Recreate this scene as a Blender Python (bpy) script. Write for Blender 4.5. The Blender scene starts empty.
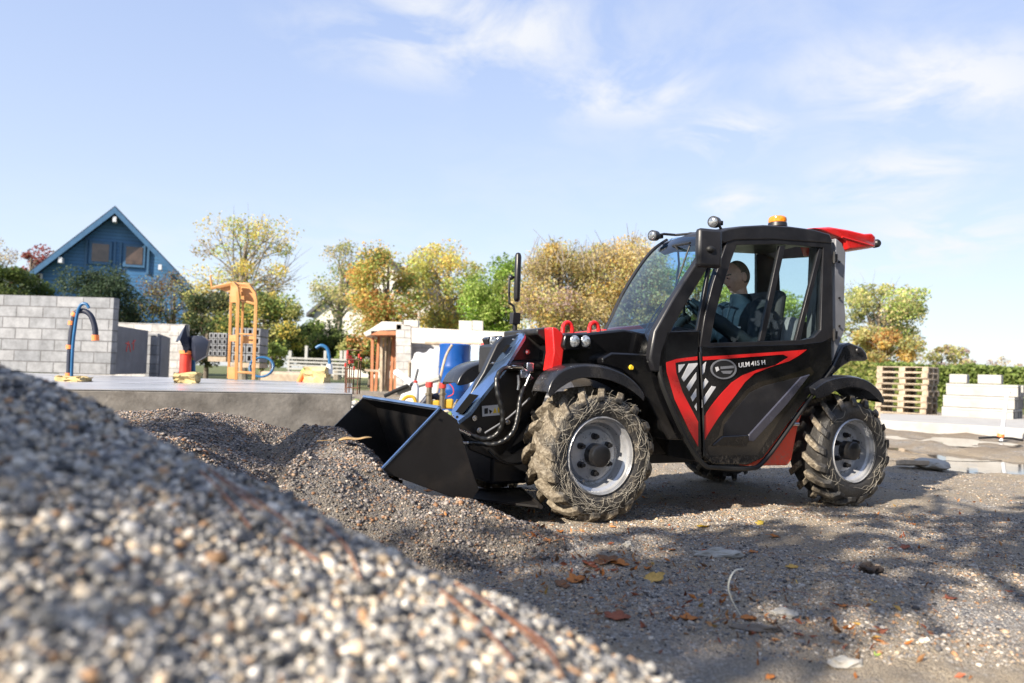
import bpy, bmesh, math, random
import numpy as np
from mathutils import Vector, Matrix, noise as mnoise
R = math.radians
random.seed(7); rng = np.random.default_rng(7)
sc = bpy.context.scene
COL = sc.collection

# ------------------------------------------------------------------ camera
F = 730.0; PITCH = 2.5; ROLL = 1.6; CAMZ = 0.9
cam_d = bpy.data.cameras.new('camera'); cam = bpy.data.objects.new('camera', cam_d); COL.objects.link(cam)
CR = Matrix.Rotation(R(90+PITCH), 4, 'X') @ Matrix.Rotation(R(ROLL), 4, 'Z')
cam.matrix_world = Matrix.Translation((0, 0, CAMZ)) @ CR
cam_d.sensor_width = 36; cam_d.lens = 36*F/1024; cam_d.clip_start = 0.05; cam_d.clip_end = 3000
cam_d.dof.use_dof = True; cam_d.dof.focus_distance = 4.75; cam_d.dof.aperture_fstop = 1.8
cam_d.dof.aperture_blades = 9
sc.camera = cam
CL = Vector((0, 0, CAMZ))
def ray(px, py): return (CR.to_3x3() @ Vector(((px-512)/F, -(py-341.5)/F, -1)))
def W(px, py, Y): d = ray(px, py); return CL + d*(Y/d.y)             # point seen at a pixel, at a distance
def G(px, py, z): d = ray(px, py); return CL + d*((z-CAMZ)/d.z)      # point seen at a pixel, on a level

# ------------------------------------------------------------------ materials
def nodes(name):
    m = bpy.data.materials.new(name); m.use_nodes = True
    nt = m.node_tree; b = nt.nodes['Principled BSDF']; return m, nt, b
def N(nt, t, **kw):
    n = nt.nodes.new(t)
    for k, v in kw.items():
        if k in n.inputs: n.inputs[k].default_value = v
        else: setattr(n, k, v)
    return n
def ramp(nt, stops, interp='LINEAR'):
    n = nt.nodes.new('ShaderNodeValToRGB'); cr = n.color_ramp; cr.interpolation = interp
    while len(cr.elements) < len(stops): cr.elements.new(0.5)
    for e, (p, c) in zip(cr.elements, stops): e.position = p; e.color = (*c, 1)
    return n
def mixc(nt, fac, a, b):
    n = nt.nodes.new('ShaderNodeMix'); n.data_type = 'RGBA'
    for s, v in ((n.inputs[0], fac), (n.inputs[6], a), (n.inputs[7], b)):
        if isinstance(v, bpy.types.NodeSocket): nt.links.new(v, s)
        else: s.default_value = v if isinstance(v, float) else (*v, 1)
    return n.outputs[2]
def math_(nt, op, a, b=None):
    n = nt.nodes.new('ShaderNodeMath'); n.operation = op
    for s, v in zip(n.inputs, (a, b)):
        if v is None: continue
        if isinstance(v, bpy.types.NodeSocket): nt.links.new(v, s)
        else: s.default_value = v
    return n.outputs[0]
def mapr(nt, v, a, b, c=0., d=1.):
    n = nt.nodes.new('ShaderNodeMapRange'); nt.links.new(v, n.inputs[0])
    for i, x in zip((1, 2, 3, 4), (a, b, c, d)): n.inputs[i].default_value = x
    return n.outputs[0]
def bump(nt, b, h, s=.5, d=.01):
    n = N(nt, 'ShaderNodeBump', Strength=s, Distance=d); nt.links.new(h, n.inputs['Height']); nt.links.new(n.outputs[0], b.inputs['Normal']); return n
def mat(name, col, rough=.5, metal=0., var=.15, scale=6., bmp=0., coat=0., dirt=None, dirt_amt=.5, spec=.5, splash=None):
    m, nt, b = nodes(name)
    tc = N(nt, 'ShaderNodeTexCoord'); no = N(nt, 'ShaderNodeTexNoise', Scale=scale, Detail=6., Roughness=.6)
    nt.links.new(tc.outputs['Object'], no.inputs['Vector'])
    dk = tuple(c*(1-var) for c in col); lt = tuple(min(1, c*(1+var)) for c in col)
    rp = ramp(nt, [(.3, dk), (.7, lt)]); nt.links.new(no.outputs[0], rp.inputs[0])
    out = rp.outputs[0]
    if dirt:
        n2 = N(nt, 'ShaderNodeTexNoise', Scale=scale*.7, Detail=8., Roughness=.7); nt.links.new(tc.outputs['Object'], n2.inputs['Vector'])
        f = mapr(nt, n2.outputs[0], .5, .75, 0., dirt_amt); out = mixc(nt, f, out, dirt)
    if splash:                                          # dried mud thrown up on the low panels
        sx = N(nt, 'ShaderNodeSeparateXYZ'); nt.links.new(tc.outputs['Object'], sx.inputs[0]); ns = N(nt, 'ShaderNodeTexNoise', Scale=38., Detail=9., Roughness=.75); nt.links.new(tc.outputs['Object'], ns.inputs['Vector'])
        f = mapr(nt, math_(nt, 'ADD', ns.outputs[0], mapr(nt, sx.outputs[2], .25, .75, .10, -.22)), .50, .68, 0., .55); out = mixc(nt, f, out, splash)
    nt.links.new(out, b.inputs['Base Color'])
    rr = mapr(nt, no.outputs[0], .3, .7, max(0, rough-.07), min(1, rough+.07)); nt.links.new(rr, b.inputs['Roughness'])
    b.inputs['Metallic'].default_value = metal; b.inputs['Coat Weight'].default_value = coat; b.inputs['Coat Roughness'].default_value = .08
    b.inputs['Specular IOR Level'].default_value = spec
    if bmp:
        n3 = N(nt, 'ShaderNodeTexNoise', Scale=scale*9, Detail=4.); nt.links.new(tc.outputs['Object'], n3.inputs['Vector']); bump(nt, b, n3.outputs[0], bmp, .004)
    return m
def glass(name, tint, ior=1.5, rough=.01):
    m, nt, b = nodes(name); nt.nodes.remove(b); out = nt.nodes['Material Output']
    t = N(nt, 'ShaderNodeBsdfTransparent'); t.inputs[0].default_value = (*tint, 1)
    g = N(nt, 'ShaderNodeBsdfGlossy', Roughness=rough); f = N(nt, 'ShaderNodeFresnel'); geo = N(nt, 'ShaderNodeNewGeometry'); nt.links.new(mapr(nt, geo.outputs['Backfacing'], 0., 1., ior, 1/ior), f.inputs['IOR'])
    mx = N(nt, 'ShaderNodeMixShader'); nt.links.new(f.outputs[0], mx.inputs[0]); nt.links.new(t.outputs[0], mx.inputs[1]); nt.links.new(g.outputs[0], mx.inputs[2])
    nt.links.new(mx.outputs[0], out.inputs[0]); return m
def attr_mat(name, rough=.7, trans=0., bmp=0., spec=.3):
    """colour comes from each stone's or leaf's own colour attribute"""
    m, nt, b = nodes(name)
    a = N(nt, 'ShaderNodeAttribute', attribute_name='tint'); tc = N(nt, 'ShaderNodeTexCoord')
    no = N(nt, 'ShaderNodeTexNoise', Scale=160., Detail=4.); nt.links.new(tc.outputs['Object'], no.inputs['Vector'])
    v = mapr(nt, no.outputs[0], .3, .7, .75, 1.2)
    mul = N(nt, 'ShaderNodeVectorMath', operation='SCALE'); nt.links.new(a.outputs['Color'], mul.inputs[0]); nt.links.new(v, mul.inputs['Scale'])
    nt.links.new(mul.outputs[0], b.inputs['Base Color']); b.inputs['Roughness'].default_value = rough; b.inputs['Specular IOR Level'].default_value = spec
    if trans:
        t = N(nt, 'ShaderNodeBsdfTranslucent'); nt.links.new(mul.outputs[0], t.inputs[0]); mx = N(nt, 'ShaderNodeMixShader'); mx.inputs[0].default_value = trans
        nt.links.new(b.outputs[0], mx.inputs[1]); nt.links.new(t.outputs[0], mx.inputs[2]); nt.links.new(mx.outputs[0], nt.nodes['Material Output'].inputs[0])
    if bmp: bump(nt, b, no.outputs[0], bmp, .002)
    return m
def block_mat(name, c1, c2, mortar, bw, bh, off=(0, 0, 0)):
    m, nt, b = nodes(name); tc = N(nt, 'ShaderNodeTexCoord'); sx = N(nt, 'ShaderNodeSeparateXYZ'); nt.links.new(tc.outputs['Object'], sx.inputs[0])
    cx = N(nt, 'ShaderNodeCombineXYZ'); nt.links.new(math_(nt, 'ADD', sx.outputs[0], sx.outputs[1]), cx.inputs[0]); nt.links.new(sx.outputs[2], cx.inputs[1])
    br = N(nt, 'ShaderNodeTexBrick', Scale=1.0); br.inputs['Brick Width'].default_value = bw; br.inputs['Row Height'].default_value = bh
    br.inputs['Mortar Size'].default_value = .012; br.inputs['Mortar Smooth'].default_value = .3; br.inputs['Bias'].default_value = .1
    br.inputs['Color1'].default_value = (*c1, 1); br.inputs['Color2'].default_value = (*c2, 1); br.inputs['Mortar'].default_value = (*mortar, 1)
    nt.links.new(cx.outputs[0], br.inputs['Vector'])
    no = N(nt, 'ShaderNodeTexNoise', Scale=5., Detail=8., Roughness=.7); nt.links.new(tc.outputs['Object'], no.inputs['Vector'])
    mul = N(nt, 'ShaderNodeVectorMath', operation='SCALE'); nt.links.new(br.outputs[0], mul.inputs[0]); nt.links.new(mapr(nt, no.outputs[0], .3, .7, .62, 1.25), mul.inputs['Scale'])
    nt.links.new(mul.outputs[0], b.inputs['Base Color']); b.inputs['Roughness'].default_value = .9
    h = math_(nt, 'SUBTRACT', math_(nt, 'MULTIPLY', no.outputs[0], .25), br.outputs['Fac']); bump(nt, b, h, .7, .015)
    return m

M = {}
M['black_paint'] = mat('black_paint', (.005, .005, .006), .16, coat=.35, dirt=(.12, .11, .09), dirt_amt=.10, spec=.35, splash=(.13, .11, .085))
M['black_plastic'] = mat('black_plastic', (.012, .012, .0145), .4, bmp=.12, dirt=(.12, .11, .10), dirt_amt=.18)
M['black_steel'] = mat('black_steel', (.012, .012, .013), .34, bmp=.08, dirt=(.12, .10, .08), dirt_amt=.3)
M['bucket_steel'] = mat('bucket_steel', (.011, .010, .010), .40, scale=7, bmp=.08, dirt=(.05, .04, .032), dirt_amt=.4)
M['sky_sheen_plate'] = mat('sky_sheen_plate', (.24, .37, .60), .2, metal=.9, bmp=.02, dirt=(.06, .06, .06), dirt_amt=.15)  # blue of the reflected sky put into the metal's base colour
M['fender'] = mat('fender', (.014, .015, .019), .26, bmp=.08, dirt=(.20, .18, .15), dirt_amt=.25)
M['grey_plastic'] = mat('grey_plastic', (.16, .165, .18), .45, bmp=.05)
M['red_paint'] = mat('red_paint', (.62, .016, .016), .3, coat=.4, var=.06, dirt=(.25, .09, .06), dirt_amt=.2)
M['chassis_red'] = mat('chassis_red', (.78, .075, .035), .4, splash=(.3, .2, .14), var=.08, dirt=(.3, .12, .07), dirt_amt=.3)
M['seal'] = mat('seal', (.008, .008, .008), .6)
M['purple_black'] = mat('purple_black', (.045, .045, .062), .25, coat=.3)
M['smoked'] = mat('smoked', (.016, .013, .010), .12, coat=.7, var=.4, scale=4)
M['white_decal'] = mat('white_decal', (.62, .62, .62), .4, var=.04)
M['yellow_decal'] = mat('yellow_decal', (.8, .55, .03), .4)
M['glass'] = glass('glass', (.90, .955, .955), 1.34)
M['screen_glass'] = glass('screen_glass', (.32, .58, .84), 2.1)
M['lamp_glass'] = mat('lamp_glass', (.34, .36, .38), .12, metal=.7, var=.75, scale=70, coat=1.)
M['amber'] = mat('amber', (.75, .22, .01), .2, coat=.7, var=.35, scale=45)
M['chrome'] = mat('chrome', (.62, .62, .64), .2, metal=1.)
M['rim'] = mat('rim', (.47, .48, .50), .3, metal=.5, var=.12, scale=14, dirt=(.30, .27, .22), dirt_amt=.5)
M['hose'] = mat('hose', (.01, .01, .01), .35)
M['seat'] = mat('seat', (.05, .05, .055), .8, bmp=.2)
M['seat_grey'] = mat('seat_grey', (.22, .22, .24), .7)
M['jacket'] = mat('jacket', (.006, .0125, .019), .75, var=.3, scale=14, bmp=.3)
M['skin'] = mat('skin', (.60, .345, .25), .5, var=.15, scale=30)
M['lip'] = mat('lip', (.42, .17, .14), .5)
M['hair'] = mat('hair', (.17, .125, .095), .8, var=.4, scale=90, bmp=.4)
M['conc'] = mat('conc', (.40, .39, .38), .75, var=.15, scale=2, bmp=.3, dirt=(.22, .21, .2), dirt_amt=.5)
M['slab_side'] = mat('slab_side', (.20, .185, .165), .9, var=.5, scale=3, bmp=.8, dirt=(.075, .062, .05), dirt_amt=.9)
M['white_conc'] = mat('white_conc', (.37, .36, .34), .85, var=.08, scale=3, bmp=.2, dirt=(.22, .20, .17), dirt_amt=.6)
M['pale_conc'] = mat('pale_conc', (.56, .53, .49), .85, var=.12, scale=2, bmp=.3, dirt=(.34, .29, .24), dirt_amt=.5)
M['tarp'] = mat('tarp', (.48, .48, .48), .6, var=.05, scale=4)
M['hole_shade'] = mat('hole_shade', (.006, .006, .006), .95, spec=.05)  # near-black colour standing for the shade inside holes
M['blocks'] = block_mat('blocks', (.22, .23, .245), (.31, .315, .325), (.165, .165, .17), .51, .2114)
M['white_blocks'] = block_mat('white_blocks', (.40, .39, .375), (.50, .49, .47), (.30, .29, .28), .51, .2114)
M['shaded_grey'] = mat('shaded_grey', (.17, .175, .19), .9, var=.2, scale=3, bmp=.3)  # grey darkened to carry the shade on the walls' right faces
M['wood'] = mat('wood', (.38, .31, .23), .8, var=.4, scale=7, bmp=.3, dirt=(.3, .2, .12), dirt_amt=.5)
M['timber_red'] = mat('timber_red', (.42, .17, .08), .75, var=.25, scale=5, bmp=.3)
M['orange'] = mat('orange', (.52, .25, .085), .45, var=.1, scale=8, dirt=(.7, .5, .3), dirt_amt=.4)
M['blue_tube'] = mat('blue_tube', (.012, .10, .24), .4)
M['navy_sleeve'] = mat('navy_sleeve', (.01, .015, .035), .5)
M['tape'] = mat('tape', (.85, .22, .06), .5)
M['foam'] = mat('foam', (.50, .39, .19), .9, var=.25, scale=20, bmp=.6)
M['red_sleeve'] = mat('red_sleeve', (.68, .05, .03), .45)
M['black_sheet'] = mat('black_sheet', (.02, .024, .04), .3, bmp=.1)
M['barrel_blue'] = mat('barrel_blue', (.006, .065, .27), .32, var=.2, scale=3)
M['ibc'] = mat('ibc', (.45, .55, .68), .5, var=.3, scale=5)
M['rust'] = mat('rust', (.13, .06, .035), .85, var=.3, scale=30)
M['red_cap'] = mat('red_cap', (.60, .05, .04), .4)
M['yellow'] = mat('yellow', (.50, .30, .03), .45)
M['brass'] = mat('brass', (.35, .3, .22), .35, metal=.8)
M['bark'] = mat('bark', (.16, .13, .10), .9, var=.35, scale=4, bmp=.5)
M['pale_bark'] = mat('pale_bark', (.22, .19, .15), .9, var=.35, scale=4, bmp=.5)
M['leaf'] = attr_mat('leaf', .55, trans=.48, spec=.25)
M['dry_leaf'] = attr_mat('dry_leaf', .6, trans=.2, bmp=.3)
M['pebble'] = attr_mat('pebble', .62, bmp=.5, spec=.4)
M['house_white'] = mat('house_white', (.58, .56, .51), .85, var=.06)
M['roof_dark'] = mat('roof_dark', (.06, .06, .07), .7, var=.25, scale=5, bmp=.4)
M['trim_white'] = mat('trim_white', (.65, .68, .72), .6)
M['pane_dark'] = mat('pane_dark', (.09, .06, .045), .08, var=.5, scale=2, coat=.5)
M['straw'] = mat('straw', (.40, .365, .30), .8, var=.3, scale=25)
M['earth'] = mat('earth', (.05, .036, .028), .95, var=.4, scale=30, bmp=.8)
M['strap'] = mat('strap', (.72, .70, .58), .4)
M['needle'] = mat('needle', (.26, .11, .05), .6, var=.3, scale=20)
M['stone_pale'] = mat('stone_pale', (.36, .34, .30), .85, var=.25, scale=20, bmp=.5)
M['fence_wood'] = mat('fence_wood', (.36, .36, .34), .8, var=.15)

def siding():
    m, nt, b = nodes('blue_siding'); tc = N(nt, 'ShaderNodeTexCoord'); sx = N(nt, 'ShaderNodeSeparateXYZ'); nt.links.new(tc.outputs['Object'], sx.inputs[0])
    fr = math_(nt, 'FRACT', math_(nt, 'MULTIPLY', sx.outputs[2], 5.0)); no = N(nt, 'ShaderNodeTexNoise', Scale=1.2, Detail=6.); nt.links.new(tc.outputs['Object'], no.inputs['Vector'])
    rp = ramp(nt, [(.3, (.04, .15, .33)), (.7, (.07, .21, .42))]); nt.links.new(no.outputs[0], rp.inputs[0])
    gap = math_(nt, 'LESS_THAN', fr, .12)
    nt.links.new(mixc(nt, gap, rp.outputs[0], (.02, .07, .13)), b.inputs['Base Color']); b.inputs['Roughness'].default_value = .6
    bump(nt, b, fr, .6, .02); return m
M['siding'] = siding()
M['blue_trim'] = mat('blue_trim', (.045, .13, .25), .6)
M['blue_roof'] = mat('blue_roof', (.02, .035, .06), .6, var=.2, scale=3)

def tyre_mat(name, mud):
    m, nt, b = nodes(name); tc = N(nt, 'ShaderNodeTexCoord'); sx = N(nt, 'ShaderNodeSeparateXYZ'); nt.links.new(tc.outputs['Object'], sx.inputs[0])
    r = math_(nt, 'SQRT', math_(nt, 'ADD', math_(nt, 'POWER', sx.outputs[0], 2.), math_(nt, 'POWER', sx.outputs[2], 2.)))
    no = N(nt, 'ShaderNodeTexNoise', Scale=16., Detail=9., Roughness=.7); nt.links.new(tc.outputs['Object'], no.inputs['Vector'])
    n2 = N(nt, 'ShaderNodeTexNoise', Scale=55., Detail=5., Roughness=.6); nt.links.new(tc.outputs['Object'], n2.inputs['Vector'])
    rp = ramp(nt, [(.25, (.045, .036, .026)), (.5, (.17, .14, .10)), (.75, (.36, .32, .25))]); nt.links.new(n2.outputs[0], rp.inputs[0])
    edge = mapr(nt, r, .335, .395, -.22, .42)
    f = mapr(nt, math_(nt, 'ADD', math_(nt, 'ADD', no.outputs[0], edge), mud), .52, .72)
    nt.links.new(mixc(nt, f, (.030, .028, .026), rp.outputs[0]), b.inputs['Base Color'])
    nt.links.new(mapr(nt, f, 0, 1, .5, .95), b.inputs['Roughness'])
    bump(nt, b, math_(nt, 'ADD', no.outputs[0], math_(nt, 'MULTIPLY', n2.outputs[0], .6)), .8, .012); return m
M['tyre_front'] = tyre_mat('tyre_front', .25); M['tyre_rear'] = tyre_mat('tyre_rear', -.1)

def ground_mat(name, fine, dirt_mix, tone=1.):
    """crushed stone: one colour per stone cell, earthy patches, packed dust"""
    m, nt, b = nodes(name); tc = N(nt, 'ShaderNodeTexCoord'); o = tc.outputs['Object']
    def vor(s):
        v = N(nt, 'ShaderNodeTexVoronoi', Scale=s); nt.links.new(o, v.inputs['Vector']); return v
    v1 = vor(fine); v2 = vor(fine*2.3)
    st = lambda k: [(p, tuple(c*k*tone for c in col)) for p, col in ((0., (.06, .06, .065)), (.18, (.13, .13, .135)), (.38, (.20, .195, .19)), (.55, (.30, .28, .25)), (.70, (.17, .13, .10)), (.82, (.36, .35, .33)), (.95, (.52, .50, .47)))]
    r1 = ramp(nt, st(1.0), 'CONSTANT'); r2 = ramp(nt, st(.95), 'CONSTANT')
    for v, r in ((v1, r1), (v2, r2)):
        s = N(nt, 'ShaderNodeSeparateColor'); nt.links.new(v.outputs['Color'], s.inputs[0]); nt.links.new(s.outputs[0], r.inputs[0])
    n1 = N(nt, 'ShaderNodeTexNoise', Scale=7., Detail=6., Roughness=.65); nt.links.new(o, n1.inputs['Vector'])
    c = mixc(nt, mapr(nt, n1.outputs[0], .4, .6), r1.outputs[0], r2.outputs[0])
    n2 = N(nt, 'ShaderNodeTexNoise', Scale=1.3, Detail=7., Roughness=.7); nt.links.new(o, n2.inputs['Vector'])
    n3 = N(nt, 'ShaderNodeTexNoise', Scale=240., Detail=3.); nt.links.new(o, n3.inputs['Vector'])
    earth = ramp(nt, [(.3, tuple(x*tone for x in (.085, .066, .048))), (.5, tuple(x*tone for x in (.28, .225, .155))), (.72, tuple(x*tone for x in (.42, .36, .27)))]); nt.links.new(n3.outputs[0], earth.inputs[0])
    f = mapr(nt, math_(nt, 'ADD', n2.outputs[0], math_(nt, 'MULTIPLY', n1.outputs[0], .35)), .50, .72, 0., dirt_mix)
    c = mixc(nt, f, c, earth.outputs[0])
    if name == 'ground':                              # grass beyond the building site
        sx = N(nt, 'ShaderNodeSeparateXYZ'); nt.links.new(o, sx.inputs[0])
        gr = ramp(nt, [(.3, (.05, .085, .02)), (.7, (.16, .19, .06))]); nt.links.new(n1.outputs[0], gr.inputs[0])
        c = mixc(nt, mapr(nt, math_(nt, 'ADD', sx.outputs[1], math_(nt, 'MULTIPLY', n2.outputs[0], 6.)), 26., 27.5), c, gr.outputs[0])
        wet = mapr(nt, sx.outputs[1], 8.5, 10.5); wet = math_(nt, 'MULTIPLY', wet, mapr(nt, n2.outputs[0], .42, .6))
        c = mixc(nt, math_(nt, 'MULTIPLY', wet, .55), c, (.17, .13, .095))
    nt.links.new(c, b.inputs['Base Color']); b.inputs['Roughness'].default_value = .88; b.inputs['Specular IOR Level'].default_value = .3
    h = math_(nt, 'ADD', math_(nt, 'MULTIPLY', v1.outputs[0], -1.2), math_(nt, 'MULTIPLY', v2.outputs[0], -.6)); h = math_(nt, 'ADD', h, math_(nt, 'MULTIPLY', n1.outputs[0], .8))
    bump(nt, b, h, .8, .012); return m
M['ground'] = ground_mat('ground', 110, .9, 1.2); M['gravel'] = ground_mat('gravel', 90, .3, 1.0); M['heap'] = ground_mat('heap', 130, .7, .8)

# ------------------------------------------------------------------ object helpers
def tag(o, label=None, cat=None, group=None, kind=None):
    for k, v in (('label', label), ('category', cat), ('group', group), ('kind', kind)):
        if v: o[k] = v
    return o
def link(name, me, m, parent=None, bevel=0., smooth=True, loc=None):
    o = bpy.data.objects.new(name, me); COL.objects.link(o)
    for x in (m if isinstance(m, (list, tuple)) else [m]): me.materials.append(x)
    if parent: o.parent = parent
    if loc: o.location = loc
    if smooth:
        me.polygons.foreach_set('use_smooth', [True]*len(me.polygons))
        if hasattr(me, 'set_sharp_from_angle'): me.set_sharp_from_angle(angle=R(38))
    if bevel:
        b = o.modifiers.new('bevel', 'BEVEL'); b.width = bevel; b.segments = 2; b.limit_method = 'ANGLE'; b.angle_limit = R(40)
    return o
def empty(name, label, cat, loc=(0, 0, 0), rz=0., group=None):
    o = bpy.data.objects.new(name, None); COL.objects.link(o); o.location = loc; o.rotation_euler = (0, 0, rz); o.empty_display_size = .1
    return tag(o, label, cat, group)
class MB:
    def __init__(s): s.bm = bmesh.new()
    def box(s, c, d, rot=None):
        m = Matrix.Translation(c) @ (rot.to_4x4() if rot else Matrix()) @ Matrix.Diagonal((*d, 1)); bmesh.ops.create_cube(s.bm, size=1, matrix=m); return s
    def cone(s, p, q, r1, r2=None, n=16, caps=True):
        p, q = Vector(p), Vector(q); d = q-p; r2 = r1 if r2 is None else r2
        m = Matrix.Translation((p+q)/2) @ d.to_track_quat('Z', 'Y').to_matrix().to_4x4()
        bmesh.ops.create_cone(s.bm, cap_ends=caps, segments=n, radius1=r1, radius2=r2, depth=d.length, matrix=m); return s
    def sph(s, c, r, u=16, v=10):
        r = (r, r, r) if isinstance(r, (int, float)) else r
        bmesh.ops.create_uvsphere(s.bm, u_segments=u, v_segments=v, radius=1, matrix=Matrix.Translation(c) @ Matrix.Diagonal((*r, 1))); return s
    def loop_faces(s, rings, closed=True, caps=False):
        vr = [[s.bm.verts.new(p) for p in r] for r in rings]
        for a, b in zip(vr, vr[1:]):
            n = len(a)
            for i in range(n if closed else n-1):
                j = (i+1) % n; s.bm.faces.new((a[i], a[j], b[j], b[i]))
        if caps: s.bm.faces.new(vr[0][::-1]); s.bm.faces.new(vr[-1])
        return s
    def tube(s, pts, r, n=8, caps=True):
        pts = [Vector(p) for p in pts]; rs = r if isinstance(r, (list, tuple)) else [r]*len(pts); rings = []; up = Vector((.123, .31, .94))
        for i, p in enumerate(pts):
            t = (pts[min(i+1, len(pts)-1)]-pts[max(i-1, 0)]).normalized(); a = t.cross(up)
            if a.length < .05: a = t.cross(Vector((1, 0, 0)))
            a.normalize(); b = t.cross(a); up = b.cross(t) if False else up
            rings.append([p+(a*math.cos(k*2*math.pi/n)+b*math.sin(k*2*math.pi/n))*rs[i] for k in range(n)])
        return s.loop_faces(rings, True, caps)
    def prism(s, poly, off):
        poly = [Vector(p) for p in poly]; off = Vector(off)
        s.loop_faces([poly, [p+off for p in poly]], True, True); return s
    def lathe(s, prof, n=48, axis='Y', c=(0, 0, 0)):
        c = Vector(c); rings = []
        for r, h in prof:
            ring = []
            for k in range(n):
                a = 2*math.pi*k/n
                ring.append(c + (Vector((r*math.cos(a), h, r*math.sin(a))) if axis == 'Y' else Vector((r*math.cos(a), r*math.sin(a), h))))
            rings.append(ring)
        return s.loop_faces(rings)
    def build(s, name, m, parent=None, bevel=0., smooth=True, loc=None):
        bmesh.ops.recalc_face_normals(s.bm, faces=s.bm.faces); me = bpy.data.meshes.new(name); s.bm.to_mesh(me); s.bm.free()
        return link(name, me, m, parent, bevel, smooth, loc)
def bez(pts, n=24):
    """smooth curve through points"""
    pts = [Vector(p) for p in pts]; P = [pts[0]]+pts+[pts[-1]]; out = []
    seg = max(2, n//(len(pts)-1))
    for i in range(1, len(P)-2):
        for k in range(seg):
            t = k/seg; a, b, c, d = P[i-1:i+3]
            out.append(.5*((2*b)+(c-a)*t+(2*a-5*b+4*c-d)*t*t+(3*b-a-3*c+d)*t**3))
    out.append(pts[-1]); return out
def mesh_np(name, V, Fc, tint=None, m=None, parent=None, smooth=False, loc=None):
    """V (n,3), Fc (k,c) faces of one size, tint (n,3) per vertex"""
    me = bpy.data.meshes.new(name); nv, nf, k = len(V), len(Fc), Fc.shape[1]
    me.vertices.add(nv); me.vertices.foreach_set('co', V.astype(np.float32).ravel())
    me.loops.add(nf*k); me.loops.foreach_set('vertex_index', Fc.astype(np.int32).ravel())
    me.polygons.add(nf); me.polygons.foreach_set('loop_start', np.arange(0, nf*k, k, dtype=np.int32))
    me.polygons.foreach_set('use_smooth', np.full(nf, smooth))
    if tint is not None:
        a = me.color_attributes.new('tint', 'FLOAT_COLOR', 'POINT'); c = np.ones((nv, 4), np.float32); c[:, :3] = tint; a.data.foreach_set('color', c.ravel())
    me.update(calc_edges=True)
    o = bpy.data.objects.new(name, me); COL.objects.link(o)
    if m: me.materials.append(m)
    if parent: o.parent = parent
    if loc: o.location = loc
    return o
def rand_rot(n):
    q = rng.normal(size=(n, 4)); q /= np.linalg.norm(q, axis=1)[:, None]; w, x, y, z = q.T
    return np.stack([np.stack([1-2*(y*y+z*z), 2*(x*y-z*w), 2*(x*z+y*w)], -1), np.stack([2*(x*y+z*w), 1-2*(x*x+z*z), 2*(y*z-x*w)], -1), np.stack([2*(x*z-y*w), 2*(y*z+x*w), 1-2*(x*x+y*y)], -1)], 1)
def stones(name, P, size, cols, sub=1, flat=.72):
    bm = bmesh.new(); bmesh.ops.create_icosphere(bm, subdivisions=sub, radius=1); bm.verts.ensure_lookup_table()
    B = np.array([v.co[:] for v in bm.verts]); Fc = np.array([[v.index for v in f.verts] for f in bm.faces]); bm.free()
    n = len(P); sc_ = size[:, None]*rng.uniform(.55, 1.15, (n, 3))
    V = B[None]*(1+rng.normal(0, .13, (n, len(B), 1))); V = V*sc_[:, None, :]; V = np.einsum('nij,nvj->nvi', rand_rot(n), V); V[:, :, 2] *= flat; V += P[:, None, :]
    T = np.repeat(cols[:, None, :], len(B), 1)
    FF = (Fc[None]+(np.arange(n)*len(B))[:, None, None]).reshape(-1, 3)
    return mesh_np(name, V.reshape(-1, 3), FF, T.reshape(-1, 3), M['pebble'], smooth=True)
def pal(n, cols, wts, jit=.15):
    c = np.array(cols)[rng.choice(len(cols), n, p=np.array(wts)/sum(wts))]; return np.clip(c*(1+rng.normal(0, jit, (n, 1))), .005, .9)
PEB = ([(.50, .49, .47), (.36, .36, .36), (.23, .24, .26), (.12, .125, .14), (.44, .35, .26), (.62, .60, .56), (.30, .18, .10), (.05, .05, .055)], [5, 6, 6, 4, 2, 4, .8, 2])

# ------------------------------------------------------------------ terrain
def sst(a, b, x): t = np.clip((x-a)/(b-a), 0, 1); return t*t*(3-2*t)
def wob(x, y, s, seed=0.):
    return (np.sin(x*s*1.7+seed+1.3*np.sin(y*s*.9+seed*2))+np.sin(y*s*1.3-seed+1.1*np.sin(x*s*1.1+2*seed))+.5*np.sin((x+y)*s*2.9+seed*3))/2.5
def rough(x, y):
    h = 0
    for k, (sc_, am) in enumerate(((6., 1.), (11., .7), (19., .5), (33., .32))):
        a = .7+k*1.1; u, v = x*math.cos(a)-y*math.sin(a), x*math.sin(a)+y*math.cos(a); h = h+am*wob(u, v, sc_, 1.7*k+.3)
    return h
DIPS = []
for px_, py_, a_, rx_, ry_ in ((992, 466.5, .10, .75, .55), (1050, 467, .09, .7, .5), (925, 453, .08, .6, .5), (945, 442, .07, .7, .6)):
    p_ = G(px_, py_, 0.); DIPS.append((p_.x, p_.y, a_, rx_, ry_))
def ground_h(x, y):
    x = np.asarray(x, float); y = np.asarray(y, float)
    h = .015+.03*sst(3.2, 1., x)*sst(6, 4, y)+.012*wob(x, y, 2.2, 1.)+.011*rough(x, y)*sst(30, 10, y)
    h += .2*sst(3, -1, x)*sst(7.5, 10, y)
    h += .05*np.exp(-((x-.3)/.5)**2-((y-3.75)/.35)**2)
    for cx_, cy_, a_, rx_, ry_ in DIPS: h = h-a_*np.exp(-((x-cx_)/rx_)**4-((y-cy_)/ry_)**2)
    rut = np.exp(-((x-5.5-.1*(y-9))/3.2)**2)*sst(8, 9.5, y)*sst(16, 13, y); h += rut*.07*wob(x, y, 3.4, 4.)
    return h
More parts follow.
